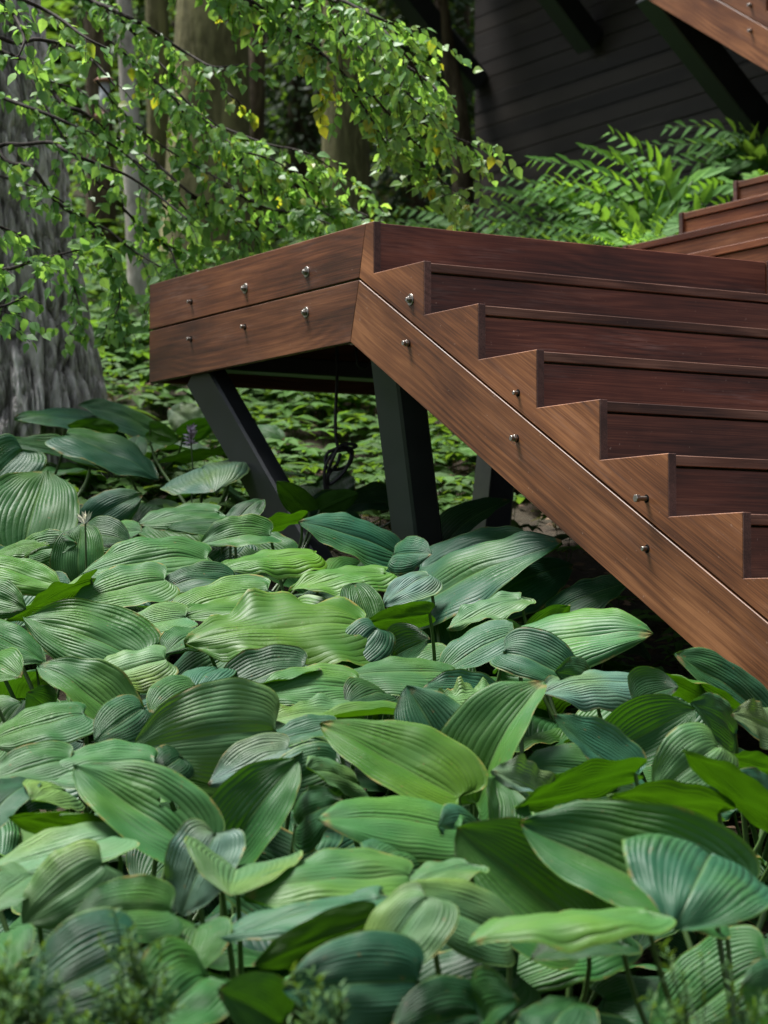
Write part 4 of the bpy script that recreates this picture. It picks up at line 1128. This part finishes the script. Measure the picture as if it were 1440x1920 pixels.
px_trunk('forest_tree', 'dim trunk showing right of the pale olive one, below the right birch spray', [(745, 470), (740, 330), (738, 200), (735, -60)], 18.0, 60, M['moss_bark'], .05, group=TG)

def evergreen(px, py0, Y, w, h, label, n, seed, m='dark_leaf', lsz=.085):
    random.seed(seed)
    b = at(px, py0, Y); b.z = ground(b.x, Y) - .05
    root = empty('evergreen_tree', b, label, 'tree', 'dark evergreens behind the birch')
    V, Fc = tube_np([b, b + Vector((0, 0, h))], [.08, .02], 8)
    child('trunk', pymesh('t', V, Fc), M['brown_bark'], root, Matrix.Identity(4), True)
    acc = Acc()
    nb = n // 26
    for i in range(nb):
        t = random.random(); az = random.uniform(0, 6.28); rr = w * (1 - .5 * t) * random.uniform(.35, 1)
        c = b + Vector((math.cos(az) * rr, math.sin(az) * rr * .7, .2 + t * h))
        for j in range(26):
            o = c + Vector((random.gauss(0, .13), random.gauss(0, .12), random.gauss(0, .09)))
            small_leaf(acc, o, rv() + Vector((math.cos(az), math.sin(az), -.5)), Vector((0, -.3, 1)) + rv(.5), lsz * random.uniform(.7, 1.3), lsz * .5, random.random())
    child('crown', acc.mesh('c', True), M[m], root, Matrix.Identity(4))
evergreen(555, 480, 18.5, .55, 4.6, 'dark evergreen filling the gap between the two birch sprays', 6000, 1)
evergreen(780, 480, 17.0, .55, 4.6, 'tall ivy dark evergreen beside the left edge of the black wall', 8000, 2)
evergreen(868, 470, 17.8, .45, 4.6, 'narrow dark evergreen right at the corner of the black wall', 5000, 3)
evergreen(300, 560, 19.5, .6, 3.0, 'low dark evergreen behind the slender pale trunk', 4000, 4)

# ------------------------------------------------------------------ birch with drooping sprays
random.seed(21)
BR = [  # (depth, leafiness, yellow chance, points)
 (8.9, 1.0, .00, [(-60,150),(0,180),(28,192),(89,214),(144,239),(178,254),(230,285),(280,330)]),
 (9.1, 1.1, .01, [(-40,60),(60,120),(114,192),(150,208),(189,236),(228,264),(278,294),(314,325),(355,361),(400,389),(440,430)]),
 (9.0, .9, .02, [(120,-40),(203,14),(242,33),(283,55),(328,86),(360,105),(400,125),(450,122)]),
 (9.1, .7, .0, [(180,-10),(222,33),(250,61),(272,86),(300,119),(335,150)]),
 (9.2, 1.0, .06, [(200,70),(242,108),(272,133),(294,155),(345,195),(400,230),(450,280),(500,320),(560,370),(630,410)]),
 (8.0, 1.0, .02, [(-40,-40),(20,-10),(75,14),(114,36),(160,70),(200,90)]),
 (8.4, 1.0, .02, [(-30,50),(75,74),(133,86),(180,120),(215,160)]),
 (8.6, .9, .0, [(-60,240),(20,270),(94,267),(128,286),(190,310),(240,330),(300,370),(350,410)]),
 (8.9, 1.1, .0, [(-40,230),(10,300),(60,315),(100,372),(150,410),(200,430),(250,470),(300,500)]),
 (8.2, 1.1, .0, [(-60,470),(0,505),(60,490),(100,480),(150,468)]),
 (8.0, 1.0, .0, [(-50,560),(0,575),(45,555)]),
 (8.9, 1.2, .0, [(150,400),(190,440),(215,500),(225,560),(215,590)]),
 (9.1, 1.3, .01, [(230,390),(280,440),(320,470),(330,520),(290,550)]),
 (8.8, 1.0, .0, [(110,470),(135,530),(150,580),(140,615)]),
 (9.2, 1.2, .08, [(330,170),(400,240),(450,280),(510,300),(580,340),(650,385),(690,405)]),
 (9.3, 1.2, .06, [(420,240),(500,270),(570,285),(630,320),(670,350)]),
 (9.1, .9, .0, [(290,150),(335,195),(348,235),(355,265)]),
 (8.0, .9, .0, [(-50,400),(0,425),(50,445)]),
 (9.1, 1.3, .03, [(360,370),(420,400),(470,430),(440,460)]),
 (9.2, 1.2, .02, [(420,350),(500,390),(560,400),(620,420)]),
 (7.6, 1.0, .0, [(-30,-30),(20,20),(45,70),(35,105)]),
 (8.9, 1.0, .0, [(0,330),(60,350),(120,380),(170,430)]),
 (8.9, 1.0, .0, [(60,150),(120,260),(180,340),(230,370)]),
 (9.1, 1.1, .01, [(250,300),(310,350),(370,420),(390,460)]),
 (9.2, 1.2, .0, [(300,380),(360,440),(330,490),(300,520)]),
 (8.9, 1.1, .05, [(420,-30),(500,25),(533,50),(587,87),(625,121),(675,167),(740,200),(800,235),(854,258),(925,285)]),
 (8.9, 1.2, .05, [(480,-20),(521,6),(567,17),(620,50),(680,80),(740,110),(800,150),(835,185)]),
 (8.7, 1.2, .02, [(560,-30),(640,0),(700,30),(760,55),(800,75)]),
 (8.9, .8, .9, [(580,80),(600,120),(612,160),(616,185)]),
 (8.9, 1.0, .04, [(650,150),(700,230),(740,290),(800,320),(850,355),(880,378)]),
 (8.9, 1.1, .03, [(700,180),(760,250),(800,290),(835,360)]),
 (8.9, .9, .12, [(430,-20),(450,15),(470,45)]),
 (8.9, 1.0, .03, [(690,190),(715,260),(735,300)]),
 (8.8, 1.2, .02, [(620,-20),(690,30),(740,80),(780,130),(800,180)]),
 (8.8, 1.2, .02, [(640,60),(720,130),(780,190),(840,230)]),
 (9.1, .5, .95, [(415,165),(440,185),(465,205)]),
 (9.0, 1.1, .02, [(180,150),(230,210),(270,250),(330,290),(400,330),(440,350)]),
 (9.0, 1.1, .02, [(20,100),(90,150),(150,170),(210,220)]),
 (9.2, 1.1, .02, [(520,330),(580,370),(640,400)]),
]
def birch():
    bx = Vector((-2.75, 8.9, 0)); bx.z = ground(bx.x, bx.y) - .1
    root = empty('birch_tree', bx, 'birch with small serrated leaves on drooping sprays across the upper left, a few turned yellow', 'tree')
    tp = [bx, bx + Vector((.05, 0, 1.5)), bx + Vector((.0, .05, 3.2)), bx + Vector((.15, 0, 5.0)), bx + Vector((.3, 0, 7))]
    child('trunk', trunk_mesh(tp, [.11, .09, .08, .06, .03], 16, .04), M['grey_bark'], root, Matrix.Identity(4), True)
    for bi, (Y, dens, yel, pts) in enumerate(BR):
        mx_ = sum(p[0] for p in pts) / len(pts); my_ = sum(p[1] for p in pts) / len(pts)
        dens *= .42 if (mx_ < 190 and my_ < 420) else (.92 if mx_ > 430 else .84)
        P = [at(x, y, Y + .12 * math.sin(i * 1.3 + bi)) for i, (x, y) in enumerate(pts)]
        first = P[0]
        edge = pts[0][0] < 0 or pts[0][1] < 0
        if edge:
            d0 = (P[0] - P[1]).normalized(); jt = Vector((bx.x + .1, bx.y, max(first.z + .6, 2.2)))
            P = [jt, jt.lerp(first, .5) + Vector((0, 0, .35)), first] + P[1:]
        path = smooth_path(P, 6)
        r0 = .010 if edge else .0042
        acc = Acc(); n = len(path)
        V, Fc = tube_np(path, [r0 * (1 - .8 * i / n) + .0012 for i in range(n)], 6); acc.add(V, Fc)
        lv = Acc()
        start = 8 if edge else 0
        # arc-length steps
        pos = 0.0
        for i in range(start, n - 1):
            seg = path[i + 1] - path[i]; sl = seg.length; t = seg.normalized()
            pos += sl
            while pos > .029 / dens:
                pos -= .029 / dens
                o = path[i] + seg * random.random()
                side = Vector((random.uniform(-1, 1), random.uniform(-1, 1), random.uniform(-1.1, .45)))
                dr = (t * random.uniform(.4, 1.1) + side * .75).normalized(); ln = random.uniform(.05, .20) * (1.15 if dens > 1 else .9)
                tw = [o]; cur = o.copy(); dd = dr.copy(); k = max(3, int(ln / .028))
                for j in range(k):
                    dd = (dd + Vector((0, 0, -.14)) + rv(.12)).normalized(); cur = cur + dd * (ln / k); tw.append(cur.copy())
                V, Fc = tube_np(tw, [.0016] * len(tw), 3); acc.add(V, Fc)
                for j in range(1, len(tw)):
                    for rep in range(2 if random.random() < .55 else 1):
                        ld = (dd * .5 + rv(.9) + Vector((0, 0, -.45))).normalized()
                        nn = (Vector((-.1, -.75, .9)) + rv(.7)).normalized()
                        tone = random.uniform(.93, 1.0) if random.random() < yel else min(.88, max(0, random.gauss(.62 if mx_ > 430 else .48, .26)))  # right-hand sprays paler: their brighter light is put into the leaf colour
                        L = random.uniform(.028, .058); small_leaf(lv, tw[j] + rv(.006), ld, nn, L, L * .72, tone, random.uniform(.05, .4))
        b = child('branch', acc.mesh('b'), M['twig'], root, Matrix.Identity(4), True)
        child('leaves', lv.mesh('l', True), M['birch_leaf'], b, Matrix.Identity(4))
birch()

# ------------------------------------------------------------------ arching leafy plants by the wall
def arching(name, label, foot_px, fronds, Y, tone0, lsz, group):
    """fronds: pixel polylines from the bend to the tip; each stem starts at the foot on the ground"""
    b = at(foot_px[0], foot_px[1], Y); b.z = ground(b.x, Y)
    root = empty(name, b, label, 'plant', group)
    fronds = list(fronds) + [[(x + ox, y + oy) for x, y in fr] for fr in fronds for ox, oy in ((random.uniform(-30, 30), random.uniform(12, 45)),)]
    for fi, fr in enumerate(fronds):
        dY = random.uniform(-.25, .25)
        P = [at(x, y, Y + dY * (i + 1) / len(fr)) for i, (x, y) in enumerate(fr)]
        b2 = b + Vector((random.uniform(-.06, .06), random.uniform(-.06, .06), 0))
        pts = smooth_path([b2, b2.lerp(P[0], .6) + Vector((.03, 0, 0))] + P, 6); n = len(pts) - 1
        V, Fc = tube_np(pts, [.0052 * (1 - .65 * i / n) for i in range(n + 1)], 5)
        st = child('stem', pymesh('stem', V, Fc), M['stalk'], root, Matrix.Identity(4), True)
        acc = Acc(); t0 = 9; tot = sum((pts[i + 1] - pts[i]).length for i in range(t0, n)); nl = int(tot / (lsz * .25)) * 1
        for j in range(nl):
            t = (j + .5) / nl; f = t0 + t * (n - t0); i = min(n - 1, int(f)); o = pts[i].lerp(pts[i + 1], f - i)
            tg = (pts[i + 1] - pts[i]).normalized(); sd = tg.cross(Vector((0, .5, 1))).normalized() * (1 if j % 2 else -1)
            tapr = (.75 + .5 * t) if t < .5 else (1.0 - .62 * (t - .5) / .5)
            d = (sd + tg * .95 + Vector((0, 0, random.uniform(-.40, -.05)))).normalized()
            L = lsz * 1.12 * tapr * random.uniform(.85, 1.15)
            small_leaf(acc, o, d, (Vector((0, -.9, .9)) + rv(.22)).normalized(), L, L * .50, min(1, max(0, tone0 + random.uniform(-.16, .16))), .25)
        child('leaves', acc.mesh('l', True), M['seal_leaf'], st, Matrix.Identity(4))
random.seed(5)
AG = 'arching leafy plants in front of the black wall'
arching('arching_plant', 'bright green arching plant with paired leaves before the middle of the black wall', (1262, 520),
    [[(1262, 400), (1240, 330), (1195, 282), (1142, 248)], [(1230, 420), (1190, 350), (1110, 322), (1040, 305), (996, 300)], [(1250, 410), (1215, 340), (1150, 300), (1095, 278)],
     [(1200, 430), (1150, 385), (1090, 345), (1020, 330)], [(1270, 410), (1290, 350), (1330, 330), (1365, 345)], [(1180, 430), (1120, 400), (1060, 370), (1010, 350)]], 11.2, .82, .125, AG)
arching('arching_plant', 'darker arching plant under the upper flight brace, right of the bright one', (1430, 480),
    [[(1430, 330), (1400, 265), (1330, 238), (1250, 240)], [(1440, 350), (1400, 290), (1320, 270), (1210, 272)], [(1420, 360), (1370, 310), (1290, 300), (1230, 310)],
     [(1450, 350), (1440, 280), (1400, 255), (1350, 262)], [(1400, 380), (1350, 345), (1290, 345), (1240, 355)], [(1440, 360), (1425, 310), (1390, 300), (1340, 310)]], 12.0, .32, .135, AG)
arching('arching_plant', 'shadowy feathery plant at the left foot of the black wall', (1080, 530),
    [[(1070, 440), (1040, 395), (970, 370), (905, 352)], [(1060, 450), (1010, 420), (940, 395), (880, 385)], [(1080, 430), (1060, 370), (1000, 345), (950, 330)],
     [(1050, 460), (1000, 440), (930, 425), (870, 415)], [(1090, 430), (1080, 385), (1040, 360), (1000, 358)]], 12.2, .35, .115, AG)
arching('arching_plant', 'low mid green plant with fanned leaves just above the top riser', (1215, 540),
    [[(1210, 470), (1195, 430), (1175, 400), (1150, 385)], [(1220, 470), (1225, 425), (1235, 400), (1250, 385)], [(1200, 475), (1170, 445), (1130, 420), (1090, 410)],
     [(1230, 470), (1250, 440), (1262, 415), (1268, 400)], [(1205, 470), (1160, 440), (1110, 395), (1080, 385)], [(1190, 480), (1140, 450), (1090, 435), (1050, 425)]], 10.6, .52, .10, AG)
arching('arching_plant', 'small yellow green shoot right behind the top riser', (1185, 540),
    [[(1180, 480), (1160, 455), (1140, 445), (1115, 442)], [(1190, 480), (1190, 450), (1185, 440), (1170, 432)], [(1195, 480), (1210, 455), (1225, 445), (1240, 440)], [(1190, 480), (1200, 455), (1205, 445), (1210, 436)]], 9.9, 1.0, .07, AG)
arching('arching_plant', 'dim low plant filling the ground behind the landing, left of the feathery one', (880, 580),
    [[(870, 480), (850, 420), (800, 395), (745, 392)], [(890, 480), (900, 430), (860, 405), (820, 400)], [(880, 480), (850, 440), (790, 420), (730, 415)], [(900, 480), (920, 440), (960, 425), (1000, 430)], [(880, 480), (830, 440), (760, 430), (700, 425)]], 12.6, .32, .11, AG)
arching('arching_plant', 'deep green plant between the bright arching plant and the small steps', (1150, 570),
    [[(1150, 490), (1130, 430), (1080, 405), (1030, 400)], [(1160, 490), (1170, 430), (1200, 400), (1240, 395)], [(1140, 490), (1100, 450), (1050, 430), (1000, 430)], [(1150, 490), (1150, 430), (1130, 390), (1100, 370)], [(1160, 490), (1190, 440), (1230, 420), (1270, 420)], [(1140, 490), (1090, 460), (1030, 450), (970, 445)]], 11.6, .28, .12, AG)
arching('arching_plant', 'tiny bright sprig poking above the highest small step', (1430, 430),
    [[(1425, 370), (1420, 345), (1412, 332), (1400, 326)], [(1430, 370), (1432, 345), (1428, 330), (1420, 320)]], 11.5, .95, .07, AG)

# ------------------------------------------------------------------ ground cover (uncountable)
def cover():
    random.seed(11)
    acc = Acc(); lit = Acc()
    def sprig(x, y, big=1.0):
        z = ground(x, y); h = random.uniform(.05, .20) * big
        top = Vector((x + random.uniform(-.05, .05), y + random.uniform(-.05, .05), z + h))
        tone = random.uniform(.1, .95)
        k = random.choice((3, 5, 5, 7)); a0 = random.uniform(0, 6.28); L0 = random.uniform(.05, .12) * big
        for i in range(k):
            az = a0 + 6.28 * i / k + random.uniform(-.2, .2)
            d = Vector((math.cos(az), math.sin(az), random.uniform(-.35, .2)))
            small_leaf(acc, top, d, (Vector((0, -.35, 1)) + rv(.25)).normalized(), L0 * random.uniform(.8, 1.1), L0 * .5, min(1, max(0, tone + random.uniform(-.1, .1))), .2)
        V, Fc = tube_np([Vector((x, y, z - .01)), top], .0015, 3); acc.add(V, Fc, .3)
    def dense(x, y):
        return .5 + .5 * math.sin(x * 2.7 + 1.3 * math.sin(y * 1.9)) * math.sin(y * 3.1 + x) > .42
    n = 0
    while n < 3300:
        y = 8.4 + 6.2 * random.random() ** 1.0; x = random.uniform(-.18, .19) * y
        if not dense(x, y) and random.random() < .9: continue
        if y < 9.0 and random.random() < .5: continue
        if x > .04 * y and y < 9.5 and random.random() < .8: continue
        sprig(x, y, 1.0 if y < 11 else 1.25); n += 1
    for i in range(2600):
        y = random.uniform(13, 22); x = random.uniform(-.19, .06) * y; sprig(x, y, 1.5)
    for i in range(2600):
        y = random.uniform(20, 32); x = random.uniform(-.19, .10) * y; sprig(x, y, 2.4)
    for i in range(250):
        y = random.uniform(6.0, 8.2); x = random.uniform(.02, .14) * y; sprig(x, y, .7)
    for i in range(3800):                                   # the same undergrowth either side of the hosta bed
        y = random.uniform(2.6, 15); x = (random.uniform(-.42, -.178) if i % 5 else random.uniform(.19, .36)) * y; sprig(x, y, 1.7)
    o = link('ground_cover', acc.mesh('cover', True), M['cover_leaf']); tag(o, kind='stuff', label='patchy small leaved green undergrowth over brown leaf mould under the landing', cat='undergrowth')
    for i in range(9000):
        y = random.uniform(3.4, 15); x = random.uniform(-.2, .22) * y
        small_leaf(lit, Vector((x, y, ground(x, y) + .012)), Vector((random.uniform(-1, 1), random.uniform(-1, 1), .1)), (Vector((0, -.2, 1)) + rv(.4)).normalized(), random.uniform(.02, .06), random.uniform(.012, .03), random.random(), .3)
    o = link('leaf_litter', lit.mesh('litter', True), M['litter']); tag(o, kind='stuff', label='brown fallen leaves scattered over the soil', cat='leaf litter')
cover()
# ------------------------------------------------------------------ yew shoots in the foreground
def yew(label, base_px, Y, tips, n_side=16):
    b = at(*base_px, Y); b.z = ground(b.x, Y)
    root = empty('yew_shrub', b, label, 'shrub', 'yew shoots along the bottom of the picture')
    for tx, ty, dY in tips:
        T = at(tx, ty + 22, Y + dY); m = b.lerp(T, .6) + Vector((0, 0, .08))
        path = smooth_path([b, m, T], 8); V, Fc = tube_np(path, [.004 * (1 - .7 * i / len(path)) for i in range(len(path))], 5)
        st = child('branch', pymesh('b', V, Fc), M['stalk'], root, Matrix.Identity(4), True)
        acc = Acc()
        def needles(path, L):
            for i in range(len(path) - 1):
                seg = path[i + 1] - path[i]; t = seg.normalized(); k = max(1, int(seg.length / .0026))
                for j in range(k):
                    o = path[i] + seg * (j / k); sd = t.orthogonal().normalized(); an = random.uniform(0, 6.28)
                    sd = (sd * math.cos(an) + t.cross(sd) * math.sin(an)); d = (sd + t * .7).normalized()
                    tipb = i >= len(path) - 4
                    small_leaf(acc, o, d, (Vector((0, 0, 1)) + rv(.3)).normalized(), L * random.uniform(.7, 1.1), L * .2, random.uniform(.7, .98) if tipb else random.uniform(.1, .7), .1)
        needles(path[len(path) // 3:], .024)
        for s in range(n_side):
            i = random.randrange(len(path) // 3, len(path) - 1); o = path[i]; t = (path[i + 1] - path[i]).normalized()
            d = (t + rv(1.0)).normalized(); sp = [o + d * (.012 * q) + Vector((0, 0, .0006 * q * q)) for q in range(random.randint(4, 8))]
            V, Fc = tube_np(sp, .0012, 3); acc.add(V, Fc, .3); needles(sp, .021)
        child('needles', acc.mesh('n', True), M['yew'], st, Matrix.Identity(4))
random.seed(9)
yew('yew with soft green shoots in the bottom left corner', (40, 1990), 3.35, [(5, 1800, 0), (40, 1865, 0), (20, 1900, -.1), (75, 1890, 0), (-10, 1850, 0)])
yew('yew shoots rising over the blue striped hosta leaf at the lower left', (250, 1990), 3.4, [(250, 1800, .1), (290, 1815, .1), (215, 1865, 0), (150, 1895, 0), (250, 1885, 0)])
yew('low yew tips at the bottom edge below the dark ribbed hosta', (610, 2000), 3.4, [(570, 1900, 0), (640, 1890, 0), (605, 1912, 0)])
yew('yew shoots in the bottom right corner', (1360, 2010), 3.4, [(1285, 1872, 0), (1350, 1895, 0), (1410, 1880, 0), (1320, 1905, 0)])
0 and yew('x', (950, 2010), 3.4, [(940, 1905, 0), (975, 1912, 0)])

# ------------------------------------------------------------------ cables
def cables():
    Y = 8.25; p = lambda x, y, d=0: at(x, y, Y + d)
    acc = Acc(); r = .0060
    def add(pts, rr=r):
        V, Fc = tube_np(smooth_path(pts, 8), rr, 8); acc.add(V, Fc)
    add([p(631, 640), p(632, 700), p(629, 780), p(630, 820), p(634, 838)])
    add([p(634, 838), p(650, 832), p(668, 836), p(655, 842), p(625, 850), p(609, 880), p(612, 930), p(630, 965), p(640, 1000)])
    add([p(636, 836, .01), p(660, 845, .01), p(655, 870), p(632, 880, .02), p(612, 875), p(614, 850, .01), p(640, 838)])
    add([p(640, 838, -.01), p(658, 852), p(645, 885, -.01), p(618, 908), p(616, 890, -.01), p(632, 870), p(638, 850)])
    add([p(632, 842, -.02), p(620, 870, -.02), p(613, 905), p(624, 940), p(645, 968), p(655, 1000)])
    add([p(645, 834), p(660, 840, -.01), p(669, 834)], .004)
    o = link('hanging_cable', acc.mesh('cable'), M['cable'], smooth=True)
    tag(o, 'black cable hanging from under the landing with its slack tied in a loose coil', 'cable')
    acc = Acc()
    V, Fc = tube_np(smooth_path([p(668, 640), p(668, 660), p(672, 685), p(684, 690), p(697, 678), p(702, 660)], 8), .0045, 8); acc.add(V, Fc)
    o = link('cable_loop', acc.mesh('cable'), M['cable'], smooth=True); tag(o, 'short black cable loop drooping under the landing near the mitred corner', 'cable')
cables()
# ------------------------------------------------------------------ bird feeder
def feeder():
    Y = 12.2; c = at(196, 185, Y); k = Y / F
    root = empty('bird_feeder', c - Vector((0, 0, 45 * k)), 'small hanging tube bird feeder with brown cap, in front of the slender grey trunk', 'bird feeder')
    def lathe(prof):
        V = []; n = 16
        for r_, z in prof:
            for i in range(n): V.append((c.x + r_ * math.cos(6.2832 * i / n), c.y + r_ * math.sin(6.2832 * i / n), c.z + z))
        Fc = [(j * n + i, j * n + (i + 1) % n, (j + 1) * n + (i + 1) % n, (j + 1) * n + i) for j in range(len(prof) - 1) for i in range(n)]
        return pymesh('l', V, Fc)
    child('cap', lathe([(0, 44 * k), (10 * k, 42 * k), (20 * k, 34 * k), (19 * k, 31 * k), (0, 31 * k)]), M['feeder_cap'], root, Matrix.Identity(4), True)
    child('tube', lathe([(0, 30.5 * k), (10 * k, 30.5 * k), (10 * k, -30 * k), (0, -30 * k)]), M['feeder_tube'], root, Matrix.Identity(4), True)
    child('tray', lathe([(0, -30.5 * k), (18 * k, -30.5 * k), (19 * k, -36 * k), (8 * k, -40 * k), (0, -40 * k)]), M['feeder_cap'], root, Matrix.Identity(4), True)
    V, Fc = tube_np([c + Vector((0, 0, 43 * k)), c + Vector((0, .1, 2.2))], .002, 4); child('hanger', pymesh('h', V, Fc), M['cable'], root, Matrix.Identity(4))
feeder()
